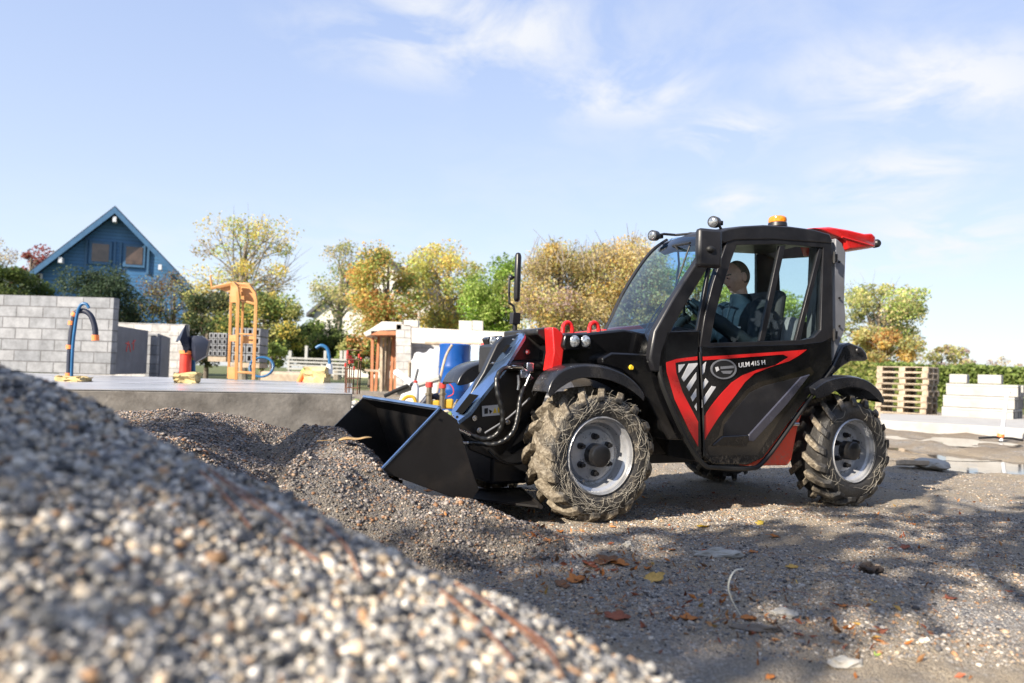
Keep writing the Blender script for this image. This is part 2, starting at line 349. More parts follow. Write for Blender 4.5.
def heap_h(x, y):
    x = np.asarray(x, float); y = np.asarray(y, float)
    h = -.12+.61*sst(.1, -2.3, x+.16*(y-4.2))*sst(6.9, 5.9, y+.15*x)
    for cx, cy, a, rx, ry in ((-2.45, 5.2, .10, .35, .3), (-2.15, 5.9, .02, .3, .25), (-1.15, 5.1, .13, .36, .28), (-1.7, 4.6, .10, .5, .3), (-.95, 4.35, .10, .45, .28), (-.45, 3.55, .10, .5, .25), (-1.9, 3.6, .12, .6, .5)):
        h = h+a*np.exp(-((x-cx)/rx)**2-((y-cy)/ry)**2)
    for cx, cy, a, rx, ry in ((-1.75, 5.5, .18, .24, .28), (-1.55, 4.6, .13, .25, .22), (-1.05, 3.85, .10, .3, .2), (-2.3, 4.4, .10, .3, .25)): h = h-a*np.exp(-((x-cx)/rx)**2-((y-cy)/ry)**2)
    # the bank the bucket has pushed up along its lip
    ax, ay, bx, by = -.70, 3.62, -1.36, 4.95; tt = np.clip(((x-ax)*(bx-ax)+(y-ay)*(by-ay))/((bx-ax)**2+(by-ay)**2), 0, 1)
    dd = np.hypot(x-ax-tt*(bx-ax), y-ay-tt*(by-ay)); h = np.maximum(h, .42+.11*sst(0, .35, tt)-.04*sst(.7, 1, tt)-.95*np.maximum(dd-.05, 0)-.02*np.abs(wob(x, y, 5., 6.)))
    rd = .245-.30*(x+.2)-np.where(y < 3.62, .75, 2.2)*(y-3.62)**2-.02*np.abs(wob(x, y, 4., 2.))
    h = np.where((x > -1.) & (x < 1.1), np.maximum(h, rd), h)
    h += .018*wob(x, y, 5., 3.)+.010*wob(x, y, 13., 5.)+.017*rough(x, y)
    return h
def axis_(lo, hi, fine, far):
    a = list(np.arange(lo, hi+1e-6, fine)); s = fine; x = hi
    while x < far: s *= 1.16; x += s; a.append(x)
    s = fine; x = lo; pre = []
    while x > -far: s *= 1.16; x -= s; pre.append(x)
    return np.array(pre[::-1]+a)
def sheet(name, xs, ys, hf, m):
    X, Y = np.meshgrid(xs, ys); Z = hf(X, Y); V = np.stack([X, Y, Z], -1).reshape(-1, 3); nx, ny = len(xs), len(ys)
    i = np.arange(nx*ny).reshape(ny, nx); Fc = np.stack([i[:-1, :-1], i[:-1, 1:], i[1:, 1:], i[1:, :-1]], -1).reshape(-1, 4)
    return mesh_np(name, V, Fc, None, m, smooth=True)
tag(sheet('ground', axis_(-2.5, 7.5, .03, 1200.), axis_(1.8, 9.5, .03, 1200.), ground_h, M['ground']), kind='structure')
heap = tag(sheet('gravel_heap', np.arange(-6.5, 1.3, .035), np.arange(2.0, 7.2, .035), heap_h, M['heap']), 'grey gravel heap in front of the loader bucket', 'gravel', kind='stuff')
def surf_z(x, y): return float(max(ground_h(x, y), heap_h(x, y) if (-6.5 < x < 1.3 and 2. < y < 7.2) else -9))
def hit(px, py, fn=None):
    """where the sight line through a pixel meets the terrain"""
    d = ray(px, py).normalized(); fn = fn or surf_z; t = .5
    while t < 80:
        p = CL+d*t
        if p.z < fn(p.x, p.y): return p
        t += .01+t*.002
    return CL+d*t
# near gravel pile
def pile_h(x, y):
    x = np.asarray(x, float); y = np.asarray(y, float)
    near = .368-.304*x+.112*y
    yc = 1.34-.30*x                                   # crest line
    far = near-.80*np.maximum(0, y-yc)-.0
    h = np.minimum(near, far)-.03*np.exp(-((y-yc)/.12)**2)
    h = np.minimum(h, 1.02+.1*(y-2)) + .012*wob(x, y, 6., 7.)+.006*wob(x, y, 17., 8.)
    return h
tag(sheet('gravel_pile', np.arange(-3.4, 1.7, .03), np.arange(.15, 3.4, .03), pile_h, M['gravel']), 'large heap of mixed grey gravel close to the viewer', 'gravel', kind='stuff')
def scatter(n, x0, x1, y0, y1, hf, dens=None):
    x = rng.uniform(x0, x1, n); y = rng.uniform(y0, y1, n)
    return np.stack([x, y, hf(x, y)], -1)
P = scatter(120000, -1.9, .85, .3, 2.15, pile_h)
px = 512+F*P[:, 0]/P[:, 1]; keep = (px > -60) & (px < 1000) & (P[:, 1] < 1.34-.3*P[:, 0]+.35); P = P[keep]
sz = np.clip(rng.lognormal(math.log(.0052), .44, len(P)), .0022, .017); P[:, 2] += sz*.25
tag(stones('pile_gravel', P, sz, pal(len(P), [(.47, .43, .37), (.34, .32, .285), (.23, .225, .22), (.12, .12, .125), (.46, .36, .25), (.62, .58, .51), (.32, .19, .10), (.05, .05, .05), (.52, .44, .33)], [4, 6, 6, 5, 3, 3, 1.6, 3, 2.5], .2), 1, .8), 'loose rounded pebbles covering the near gravel heap', 'gravel', kind='stuff')
P = scatter(190000, -3.2, .9, 2.7, 6.6, heap_h); P = P[(P[:, 2] > ground_h(P[:, 0], P[:, 1])-.01) & (rng.random(len(P)) < sst(.9, .1, P[:, 0])+.2) & (wob(P[:, 0], P[:, 1], 3.1, 2.)+rng.normal(0, .5, len(P)) > -.7)]
sz = np.clip(rng.lognormal(math.log(.0056), .40, len(P)), .002, .02)
tag(stones('heap_gravel', P, sz, pal(len(P), PEB[0], [1.6, 4, 6, 5, 4, 1.2, 2.5, 4])*[.70, .61, .54], 1), 'loose stones covering the gravel heap by the bucket', 'gravel', kind='stuff')
P = np.concatenate([scatter(60000, -.4, 5.4, 2.3, 7.8, ground_h), scatter(90000, -.2, 3.6, 2.3, 5.0, ground_h)]); dn = wob(P[:, 0], P[:, 1], 2.6, 9.)+rng.normal(0, .5, len(P)); P = P[dn > -.25]
sz = np.clip(rng.lognormal(math.log(.0042), .45, len(P)), .0018, .018)
tag(stones('grit', P, sz, pal(len(P), PEB[0], [1.5, 5, 6, 4, 4, .8, 2, 2])*[.95, .86, .75], 1), 'small grit and stones strewn over the bare ground', 'gravel', kind='stuff')

# ------------------------------------------------------------------ telehandler frame
Pf = W(601, 456, 4.26); Pr = W(854, 451, 5.24)
fwd = (Pf-Pr).normalized(); left = Vector((0, 0, 1)).cross(fwd).normalized(); upv = fwd.cross(left)
WB = (Pf-Pr).length; TR = .40; HALF = .745
org = Pf-left*HALF-upv*TR
MM = Matrix((( *[fwd.x, left.x, upv.x], org.x), (*[fwd.y, left.y, upv.y], org.y), (*[fwd.z, left.z, upv.z], org.z), (0, 0, 0, 1)))
MI = MM.inverted(); CLm = MI @ CL
def S(px, py, y=.70): d = MI.to_3x3() @ ray(px, py); return CLm+d*((y-CLm.y)/d.y)          # seen at a pixel, on the machine's plane y
def SZ(px, py, z): d = MI.to_3x3() @ ray(px, py); return CLm+d*((z-CLm.z)/d.z)
T = bpy.data.objects.new('telehandler', None); COL.objects.link(T); T.matrix_world = MM
tag(T, 'compact black and red telehandler with muddy wheels and a black front bucket digging into gravel', 'telehandler')
def pl(name, poly, y0, y1, m, parent=T, bevel=.006, smooth=True):
    """a plate with a side outline, between two lateral planes"""
    pts = [S(x, y, y0) for x, y in poly]; return MB().prism(pts, (0, y1-y0, 0)).build(name, m, parent, bevel, smooth)
def curve_px(pts, y, n=24): return bez([S(a, b, y) for a, b in pts], n)

# wheels
def rimprof(s=1): return [(.0, .0)]
def make_wheel(x, side, mud, fibres):
    c = Vector((x, side*HALF, TR)); w = .27
    b = MB()
    # rim: outer flange, barrel, disc (profile: radius, depth inwards from the outer face)
    prof = [(.222, -.012), (.232, .0), (.230, .012), (.214, .016), (.208, .035), (.192, .045), (.186, .085), (.178, .10), (.165, .104), (.150, .085), (.09, .075), (.02, .075)]
    b.lathe([(r, -side*d) for r, d in prof], 56)
    back = [(.232, .0), (.232, .24), (.2, .25), (.2, .1)]; b.lathe([(r, -side*d) for r, d in back], 56)
    wh = b.build('wheel', M['rim'], T, 0, True, c)
    t = MB()   # tyre body
    pr = [(.226, -.0), (.245, .012), (.275, .022), (.31, .020), (.340, .006), (.352, -.018), (.352, -.05), (.352, -.135), (.352, -.22), (.350, -.252), (.34, -.276), (.31, -.29), (.275, -.292), (.245, -.28), (.226, -.26)]
    t.lathe([(r, side*h) for r, h in pr], 72)
    nl = 17
    for s2 in (0, 1):
        for k in range(nl):
            a0 = (k+.5*s2)*2*math.pi/nl; pts_o = []; rnd = random.Random(k*7+s2+int(x*10))
            rows = []
            for i, u in enumerate((0., .25, .5, .75, 1.)):
                # lug runs from mid tread outwards and round the shoulder
                h = (-.120+u*.150) if s2 == 0 else (-.150-u*.150)
                aa = a0+.30*(1-u)*(1 if side > 0 else -1)
                rr = (.400, .401, .400, .388, .348)[i]; wd = .042+.010*u
                r0 = (.345, .345, .343, .335, .322)[i]
                j = rnd.uniform(-.006, .006)
                rows.append([(r0, aa-wd/.38*.62, h), (rr+j*.6, aa-wd/.38*.45, h), (rr+j, aa+wd/.38*.45, h), (r0, aa+wd/.38*.62, h)])
            t.loop_faces([[Vector((r*math.cos(a), side*h, r*math.sin(a))) for r, a, h in row] for row in rows], True, True)
    ty = t.build('tyre', M['tyre_front'] if mud else M['tyre_rear'], wh, .004)
    h = MB(); h.lathe([(.0, .012), (.055, .012), (.066, .004), (.068, -.10)], 28) if side > 0 else h.lathe([(.0, -.012), (.055, -.012), (.066, -.004), (.068, .10)], 28)
    hb = h.build('hub', M['black_steel'], wh); hb.location = (0, -side*.0, 0)
    for k in range(6):
        a = k*math.pi/3+.5; p = Vector((.108*math.cos(a), 0, .108*math.sin(a)))
        MB().cone(p+Vector((0, -side*.08, 0)), p+Vector((0, -side*.055, 0)), .020, .018, 12).cone(p+Vector((0, -side*.056, 0)), p+Vector((0, -side*.032, 0)), .013, .012, 6).build('wheel_nut', M['black_steel'], wh)
    if side > 0:
        p = Vector((.17*math.cos(-1.1), -.088, .17*math.sin(-1.1))); MB().cone(p, p+Vector((0, .03, 0)), .012, .008, 10).build('valve', M['chrome'], wh)
    if fibres:
        rr = np.array([q[0] for q in pr[:6]]); hh = np.array([q[1] for q in pr[:6]]); f = MB(); rnd = random.Random(3+fibres)
        for k in range(fibres):
            r = rnd.uniform(.25, .362) if fibres > 100 else rnd.uniform(.27, .385); a = rnd.uniform(0, 6.283)
            if fibres < 100 and rnd.random() < .6: a = rnd.gauss(2.9, .8)
            d = rnd.uniform(0, 6.28) if rnd.random() < .3 else (a+1.57+rnd.gauss(0, .4)); ln = rnd.uniform(.08, .34); kink = rnd.gauss(0, 4.)-2.5; pts = []
            X, Z = r*math.cos(a), r*math.sin(a); n = 12
            for i in range(n):
                r2 = math.hypot(X, Z)
                if r2 < .236 or r2 > .398: break
                hh2 = float(np.interp(r2, rr, hh)) if r2 < .357 else -.018
                pts.append((X, hh2+.004+rnd.uniform(0, .006), Z)); X += math.cos(d)*ln/n; Z += math.sin(d)*ln/n; d += ln/n/r2-kink*0+rnd.gauss(0, .22)
            if len(pts) > 2: f.tube(pts, rnd.uniform(.0005, .0011), 4)
        o = f.build('dry_grass', M['straw'], wh); o['kind'] = 'stuff'
    return wh
make_wheel(0, 1, 1, 190); make_wheel(-WB, 1, 0, 80)
make_wheel(0, -1, 1, 0); make_wheel(-WB, -1, 0, 0)

# chassis and axles
b = MB(); b.box((-WB/2, 0, .48), (WB+.55, .62, .26)); b.box((-WB/2, 0, .33), (WB-.9, .5, .1)); b.build('chassis', M['black_steel'], T, .01)
for x in (0, -WB): MB().cone((x, -.62, TR), (x, .62, TR), .075, n=20).box((x, 0, TR), (.26, .3, .26)).build('axle', M['black_steel'], T, .01)
b = MB(); b.box((-1.65, -.35, .72), (1.9, .66, .5)); b.build('engine_cover', M['black_paint'], T, .04)
# lower side body of the cab
pl('cab_body', [(662, 356), (659, 366), (663, 388), (684, 437), (702, 462), (750, 464), (800, 405), (833, 363), (833, 352)], .655, .04, M['black_paint'], bevel=.01)
pl('front_panel', [(667, 331), (660, 352), (658.5, 364), (662.5, 387), (683.5, 437), (700.5, 463), (703, 463), (701, 420), (699, 353), (700, 330)], .700, .660, M['black_paint'], bevel=.008)
# door: lower skin, window frame, dividers
pl('door', [(700.3, 345), (703.6, 420), (704.5, 457), (713, 464), (748, 465), (763, 458), (832, 365), (832, 336), (822, 341), (800, 343.5), (709, 346)], .706, .664, M['black_paint'], bevel=.008)
door_o = [(728, 239), (772, 237.5), (832, 242), (833, 337), (823, 342), (801, 344.5), (700.2, 347), (705, 316), (713, 284), (721.5, 258)]
door_i = [(737, 245), (780, 244), (823.5, 247.5), (821, 330), (814, 337.5), (801, 340), (710.5, 343), (715, 316), (723.5, 285), (731.5, 260)]
def frame_ring(name, outer, inner, y0, y1, m, parent=T, bevel=.004):
    o = [S(a, b, y0) for a, b in outer]; i = [S(a, b, y0) for a, b in inner]; off = Vector((0, y1-y0, 0)); mb = MB()
    rings = [o, i, [p+off for p in i], [p+off for p in o], o]
    vs = [[mb.bm.verts.new(p) for p in r] for r in rings[:4]]; n = len(o)
    for k in range(4):
        A, B = vs[k], vs[(k+1) % 4]
        for j in range(n): mb.bm.faces.new((A[j], A[(j+1) % n], B[(j+1) % n], B[j]))
    return mb.build(name, m, parent, bevel)
frame_ring('door_frame', door_o, door_i, .706, .655, M['black_plastic'])
pl('door_glass', door_i, .688, .684, M['glass'], bevel=0)
pl('window_divider', [(780, 245.5), (785.5, 245.5), (764.5, 341), (759.5, 341)], .700, .676, M['black_plastic'], bevel=.003)
pl('window_divider', [(819.5, 248), (823, 250), (800, 341), (795.5, 341)], .700, .676, M['black_plastic'], bevel=.003)
MB().tube(curve_px([(699.8, 352), (703, 400), (704, 456)], .709, 10), .006, 8).build('door_seal', M['seal'], T)
MB().tube(curve_px([(659.5, 366), (663.5, 388), (685, 437), (703, 464), (716, 467.5), (748, 468.5), (765, 460), (800, 412), (833, 367)], .690, 40), .016, 8).build('sill_trim', M['seal'], T)
# A pillars, windscreen, quarter glass
pl('front_pillar', [(716, 231), (695, 265), (674, 297), (655, 331), (650, 358), (655, 372), (667, 372), (667, 345), (674, 326), (690, 298), (707, 270), (728, 236)], .700, .640, M['black_plastic'], bevel=.012)
pl('quarter_glass', [(707, 270), (690, 298), (673, 328), (700, 329), (712, 268)], .680, .676, M['glass'], bevel=0)
pl('quarter_pillar', [(708, 270), (712, 262), (701, 330), (697, 331)], .690, .665, M['black_plastic'], bevel=.003)
nearc = curve_px([(712, 238), (696, 266), (675, 299), (659, 331), (652, 352), (650, 362)], .672, 20)
farc = curve_px([(667, 240), (653, 250), (640, 266), (623, 293), (611, 318), (603, 334), (596, 352)], .07, 20)
def resample(pts, n):
    d = [0]; [d.append(d[-1]+(b-a).length) for a, b in zip(pts, pts[1:])]
    out = []
    for k in range(n):
        s = d[-1]*k/(n-1); i = max(j for j in range(len(d)) if d[j] <= s+1e-9); i = min(i, len(pts)-2); t = (s-d[i])/max(1e-9, d[i+1]-d[i]); out.append(pts[i].lerp(pts[i+1], min(1, t)))
    return out
A, B = resample(nearc, 18), resample(farc, 18)
rings = []
for a, c in zip(A, B):
    rings.append([a.lerp(c, u)+Vector((.05*math.sin(math.pi*u), 0, .01*math.sin(math.pi*u))) for u in [i/10 for i in range(11)]])
MB().loop_faces(rings, closed=False).build('windscreen', M['screen_glass'], T)
MB().tube(farc, .013, 8).build('far_pillar', M['black_plastic'], T)
MB().tube([r[-1].lerp(r[-2], 0) for r in rings[-1:]]+rings[-1][::-1], .012, 8).build('screen_seal', M['seal'], T)
# roof
top = [(714, 237), (717, 231.5), (726, 228.3), (742, 225.8), (765, 224.6), (790, 226), (815, 229.3), (831, 234), (834, 241), (832, 243), (772, 239), (733, 239.5), (722, 243)]
ro = MB(); near = [S(a, b, .705) for a, b in top]; cen = sum(near, Vector())/len(near)
rings = []
for y, k, dz in ((.712, .96, -.004), (.69, 1., .0), (.55, 1., .012), (.38, 1., .02), (.22, 1., .010), (.10, .97, -.004)):
    rings.append([Vector((cen.x+(p.x-cen.x)*k, y, cen.z+(p.z-cen.z)*k+dz)) for p in near])
ro.loop_faces(rings, True, True).build('roof', M['black_plastic'], T, .006)
# far side of the cab
ff_o = [(700, 232), (772, 229), (842, 240), (838, 352), (610, 352), (628, 300)]
pl('far_wall', [(600, 334), (655, 322), (700, 320), (760, 318), (812, 322), (826, 360), (760, 400), (610, 400)], .06, .03, M['black_plastic'], bevel=.004)
pl('far_pillar', [(757, 240), (778, 240), (781, 300), (783, 345), (752, 345), (757, 300)], .07, .04, M['black_plastic'], bevel=.006)
pl('far_pillar', [(816, 240), (826, 240), (824, 345), (819, 345)], .07, .04, M['black_plastic'], bevel=.006)
pl('far_header', [(690, 232), (830, 235), (826, 256), (776, 259), (757, 250), (716, 247)], .08, .05, M['black_plastic'], bevel=.006)
pl('far_glass', [(655, 322), (700, 250), (757, 250), (757, 318)], .055, .052, M['glass'], bevel=0)
pl('far_glass', [(778, 258), (812, 256), (816, 322), (781, 320)], .055, .052, M['glass'], bevel=0)
# rear corner
frame = pl('rear_fairing', [(836, 238), (842, 243), (846, 253), (844.5, 300), (846, 318), (845, 330), (836, 353), (833, 362), (833.5, 300)], .69, .45, M['grey_plastic'], bevel=.008)
for py in (258, 335):
    p = S(835, py, .715); MB().box(p, (.035, .022, .06)).cone(p+Vector((.02, .01, -.045)), p+Vector((.02, .01, .045)), .009, n=10).build('hinge', M['black_steel'], T, .004)
for py in (262, 298, 326):
    p = S(839, py, .695); MB().cone(p, p+Vector((0, .008, 0)), .008, n=8).build('bolt', M['black_steel'], T)
pl('rear_hood', [(834, 364), (843, 345.5), (850, 342.5), (862, 347), (866.5, 352.5), (868.5, 359), (866, 361), (852, 361), (842, 367), (826, 382)], .66, -.55, M['fender'], bevel=.012)
p = S(858, 350.5, .668); MB().cone(p, p+Vector((0, .008, 0)), .022, .018, 16).build('hood_cap', M['black_plastic'], T)
# red roof spoiler at the back
sp = [(812, 227.6), (828, 226.6), (846, 229.5), (864, 233.8), (872, 233.2), (876, 237), (875.5, 247.5), (869, 248.5), (850, 250.8), (846, 250.5), (842, 240)]
s_n = [S(a, b, .60) for a, b in sp]; cen = sum(s_n, Vector())/len(s_n); sm = MB()
sm.loop_faces([[Vector((cen.x+(p.x-cen.x)*k, y, cen.z+(p.z-cen.z)*k)) for p in s_n] for y, k in ((.62, .86), (.60, .97), (.55, 1.), (.25, 1.), (.2, .9))], True, True)
sp_o = sm.build('roof_spoiler', M['red_paint'], T, .008)
p = S(876, 243.5, .5); MB().lathe([(.0, .03), (.022, .03), (.032, .018), (.034, -.02), (.026, -.035), (0, -.035)], 20, c=p).cone(p+Vector((.06, 0, .01)), p+Vector((0, 0, 0)), .016, n=10).build('rear_camera', M['black_plastic'], T)
MB().tube(curve_px([(842, 237), (856, 241), (873, 246)], .622, 8), .006, 8).build('spoiler_rib', M['red_paint'], sp_o)
# beacon and work lamps
p = S(777.5, 224.8, .45); up = Vector((0, 0, 1))
bc = MB().cone(p-up*.02, p+up*.014, .07, .066, 24).build('beacon', M['black_plastic'], T, .004)
MB().lathe([(.062, .012), (.066, .03), (.062, .05), (.05, .06), (.0, .063)], 24, 'Z', p).build('lens', M['amber'], bc)
def lamp(px, py, y, r, d, stalk):
    p = S(px, py, y); d = Vector(d).normalized(); hs = MB().cone(p-d*.085, p-d*.05, r*.5, r*.98, 20).cone(p-d*.05, p+d*.006, r*1.02, r*1.08, 20).box(p-d*.09, (.05, .04, .03)).tube([p-d*.04]+[S(a, c, e) for a, c, e in stalk], .010, 8).build('work_lamp', M['black_plastic'], T, .003)
    q = d.to_track_quat('Z', 'Y').to_matrix().to_4x4(); l = MB(); bmesh.ops.create_uvsphere(l.bm, u_segments=20, v_segments=8, radius=1, matrix=Matrix.Translation(p+d*.005) @ q @ Matrix.Diagonal((r*.86, r*.86, .010, 1))); l.build('lens', M['lamp_glass'], hs)
lamp(652.5, 235.5, .07, .036, (.95, .35, -.1), [(664, 234, .07), (676, 235, .09), (700, 233, .3)])
lamp(713.2, 221.8, .62, .036, (.95, .45, -.1), [(719, 225, .62), (722, 231, .62)])
# door mirror by the front pillar
p0 = S(708.5, 248.5, .84); rot = Matrix.Rotation(R(-14), 3, 'Z'); mm = MB(); k = F/(MM @ p0).y
mm.box(p0, (27/k, .06, 39.5/k), rot); mir = mm.build('mirror', M['black_plastic'], T, .022)
MB().sph(p0+Vector((.01, .03, -.01)), (.03, .022, .022)).tube([p0+Vector((.01, .035, -.01)), p0+Vector((.05, .0, .0)), S(700, 256, .70)], .011, 8).build('mirror_arm', M['seal'], mir)
# wipers
def wiper(pts, y, r=.005): return MB().tube([S(a, b, c) for a, b, c in pts], r, 6).build('wiper', M['seal'], T)
wiper([(675, 246, .40), (678, 250, .44), (679, 264, .5), (674, 300, .55), (668, 302, .55), (645, 335, .56)], 0, .007)
wiper([(690, 245, .6), (684, 262, .6), (670, 303, .6), (661, 325, .62), (656, 340, .63)], 0, .006)
wiper([(662, 303, .56), (648, 325, .56), (638, 347, .56)], 0, .005)
wiper([(673, 246, .36), (690, 243, .62)], 0, .009)
# decals
def decal(name, poly, m=None, y=.7085, parent=T): return pl(name, poly, y, y-.003, m or M['red_paint'], parent, 0, False)
Q = lambda pts: [(655+a*.183, 345+b*.183) for a, b in pts]
decal('red_stripe', Q([(62, 95), (120, 76), (232, 62), (232, 82), (160, 88), (112, 97), (116, 150), (150, 255), (236, 420), (236, 555), (190, 470), (110, 300), (66, 150)]), y=.7025)
decal('red_stripe', Q([(262, 64), (430, 54), (660, 38), (830, 25), (790, 56), (735, 88), (655, 112), (545, 155), (492, 203), (440, 275), (400, 325), (345, 400), (300, 470), (268, 525), (266, 395), (310, 330), (360, 268), (420, 205), (480, 165), (560, 135), (660, 110), (730, 66), (700, 52), (430, 72), (262, 84)]))
for q, yy in (([(130, 108), (165, 104), (132, 150)], .7025), ([(185, 102), (232, 98), (232, 108), (158, 200), (146, 180)], .7025), ([(226, 150), (226, 186), (186, 252), (172, 228)], .7025), ([(226, 240), (226, 280), (206, 308), (196, 285)], .7025), ([(228, 318), (228, 358), (218, 338)], .7025),
            ([(258, 112), (280, 92), (270, 148), (258, 165)], .7085), ([(258, 215), (278, 182), (292, 200), (258, 250)], .7085), ([(258, 300), (310, 224), (334, 228), (258, 342)], .7085)):
    decal('hatch_mark', Q(q), M['white_decal'], yy)
# emblem: ringed oval with a small swoosh
def ell(cx, cy, rx, ry, n=28): return [(cx+rx*math.cos(2*math.pi*k/n), cy+ry*math.sin(2*math.pi*k/n)) for k in range(n)]
em = decal('emblem', Q(ell(376, 132, 70, 54)), M['seal'], .7095)
frame_ring('emblem_ring', Q(ell(376, 132, 71, 55)), Q(ell(376, 132, 62, 47)), .711, .708, M['grey_plastic'], em, 0)
decal('emblem_mark', Q([(330, 122), (345, 118), (352, 136), (336, 146)]), M['white_decal'], .711, em)
decal('emblem_mark', Q([(358, 118), (430, 112), (434, 126), (360, 132)]), M['grey_plastic'], .711, em)
decal('emblem_mark', Q([(360, 142), (426, 140), (412, 158), (372, 156)]), M['grey_plastic'], .711, em)
def text(name, s, p, size, m, parent, rot=None, extr=.0012, align='LEFT'):
    cu = bpy.data.curves.new(name, 'FONT'); cu.body = s; cu.size = size; cu.extrude = extr; cu.align_x = align; cu.offset = .0008
    o = bpy.data.objects.new(name, cu); COL.objects.link(o); o.parent = parent; o.location = p; cu.materials.append(m); o.rotation_euler = rot; return o
pa = S(738.7, 367.6, .708); pb = S(765, 364.4, .708); ang = math.atan2(pb.z-pa.z, -(pb.x-pa.x))
to = text('lettering', 'ULM 415 H', pa, .050, M['white_decal'], T, (R(90), -ang, R(180)))
bpy.context.view_layer.update(); kx = (pb-pa).length/max(.01, to.dimensions.x)
tm = bpy.data.meshes.new_from_object(to.evaluated_get(bpy.context.evaluated_depsgraph_get())); t2 = bpy.data.objects.new('letters', tm); COL.objects.link(t2); t2.parent = T; t2.location = to.location; t2.rotation_euler = to.rotation_euler; t2.scale = (kx, .86, 1); bpy.data.objects.remove(to); t2.name = 'lettering'
# recessed lower door glazing and the purple-black bevel strip
decal('door_lower_pane', Q([(345, 500), (372, 410), (430, 330), (500, 245), (560, 205), (720, 165), (850, 120), (870, 150), (700, 380), (560, 600), (300, 605), (285, 560)]), M['smoked'], .7075)
decal('pane_recess', Q([(372, 500), (378, 440), (440, 352), (520, 260), (600, 222), (790, 175), (690, 320), (520, 500)]), M['black_plastic'], .7105)
pl('pane_strip', Q([(515, 490), (660, 330), (800, 175), (850, 160), (720, 330), (540, 530), (515, 525)]), .722, .706, M['purple_black'], T, .006)
pl('pane_strip', Q([(372, 498), (515, 492), (515, 527), (500, 555), (320, 555), (318, 545)]), .719, .706, M['black_paint'], T, .006)
# red chassis skirt ahead of the rear wheel
pl('red_skirt', [(745, 466), (788, 465.5), (792, 460), (798, 428), (806, 401), (790, 396), (760, 440)], .655, .35, M['chassis_red'], bevel=.012)
st = decal('sticker', [(786, 413.5), (799.5, 412), (799, 418.5), (785.5, 420)], M['white_decal'], .664)
p = S(794, 424, .67); MB().cone(p-Vector((.04, 0, 0)), p+Vector((.04, 0, 0)), .014, n=10).build('grab_rod', M['chrome'], T)
# fenders
def fender(topc, botc, y0, y1, nm='fender'):
    a, b_ = curve_px(topc, y0, 30), curve_px(botc, y0, 30); a, b_ = resample(a, 26), resample(b_, 26); w = y1-y0; mb = MB(); rings = []
    for p, q in zip(a, b_):
        rings.append([p+Vector((0, -.0, 0)), p+Vector((0, w*.12, .012)), p+Vector((0, w*.9, .012)), p+Vector((0, w, 0)), q+Vector((0, w, 0)), q+Vector((0, w*.85, .03)), q+Vector((0, w*.1, .03)), q])
    return mb.loop_faces(rings, True, True).build(nm, M['fender'], T, .005)
fender([(548, 393), (552, 382), (559, 373.5), (570, 368), (586, 365.5), (608, 368), (628, 376.5), (641, 389), (645, 397)], [(550, 399), (555, 393), (562, 387.5), (573, 381), (587, 378), (607, 380), (625, 387), (638, 396), (644, 402)], .755, .56)
fender([(815, 389), (826, 381.5), (838, 378), (852, 377), (868, 381), (880, 391), (884.5, 401)], [(817, 399), (828, 396), (836, 391), (852, 387), (867, 391), (876, 398), (883.5, 404.5)], .755, .46)
o = fender([(457, 385), (461, 376), (468, 369), (478, 364.5), (490, 362), (505, 362), (520, 366), (532, 374)], [(459, 386), (467, 384.5), (476, 381), (490, 376), (505, 374), (520, 376), (532, 382)], -.46, -.75)
# front bonnet and boom nose
pl('bonnet', [(556, 366), (559, 340), (566, 333), (590, 332.5), (624, 329), (650, 334), (660, 352), (662, 395), (650, 405), (640, 385), (612, 372), (580, 368)], .58, -.25, M['black_paint'], bevel=.015)
pl('bonnet_side', [(602, 358), (612, 352.5), (652, 354), (664, 372), (690, 440), (668, 440), (650, 404), (640, 384), (622, 370), (603, 364)], .66, .5, M['black_paint'], bevel=.01)
p = S(631, 367.5, .665); MB().cone(p, p+Vector((0, .01, 0)), .017, .013, 16).build('side_marker', M['yellow_decal'], T)
lh = pl('lamp_housing', [(565.5, 334), (590, 333), (592.5, 348.5), (566, 350.5), (563, 346)], .63, .55, M['black_paint'], bevel=.01)
for x in (574.5, 585.3):
    p = S(x, 341.3, .636); q = Vector((.45, .9, 0)).to_track_quat('Z', 'Y').to_matrix().to_4x4(); l = MB(); bmesh.ops.create_uvsphere(l.bm, u_segments=24, v_segments=10, radius=1, matrix=Matrix.Translation(p) @ q @ Matrix.Diagonal((.031, .036, .012, 1))); l.build('headlight', M['lamp_glass'], lh)
pl('boom', [(557, 334), (600, 330), (640, 325), (660, 340), (640, 372), (560, 372)], .10, -.18, M['red_paint'], bevel=.01)
pl('boom_head', [(552.5, 327), (557, 328), (562.5, 333), (565, 340), (561.5, 371), (551, 371), (554, 352)], .60, .50, M['red_paint'], bevel=.006)
for x in (567.5, 594):
    pts = [S(x+4.6*math.cos(a), 330-7.5*math.sin(a), .5) for a in [math.pi*k/12 for k in range(13)]]
    pts = [S(x-5+10, 337, .5)]+pts+[S(x-5, 337, .5)]; MB().tube(pts, .014, 8).build('lifting_eye', M['red_paint'], T)
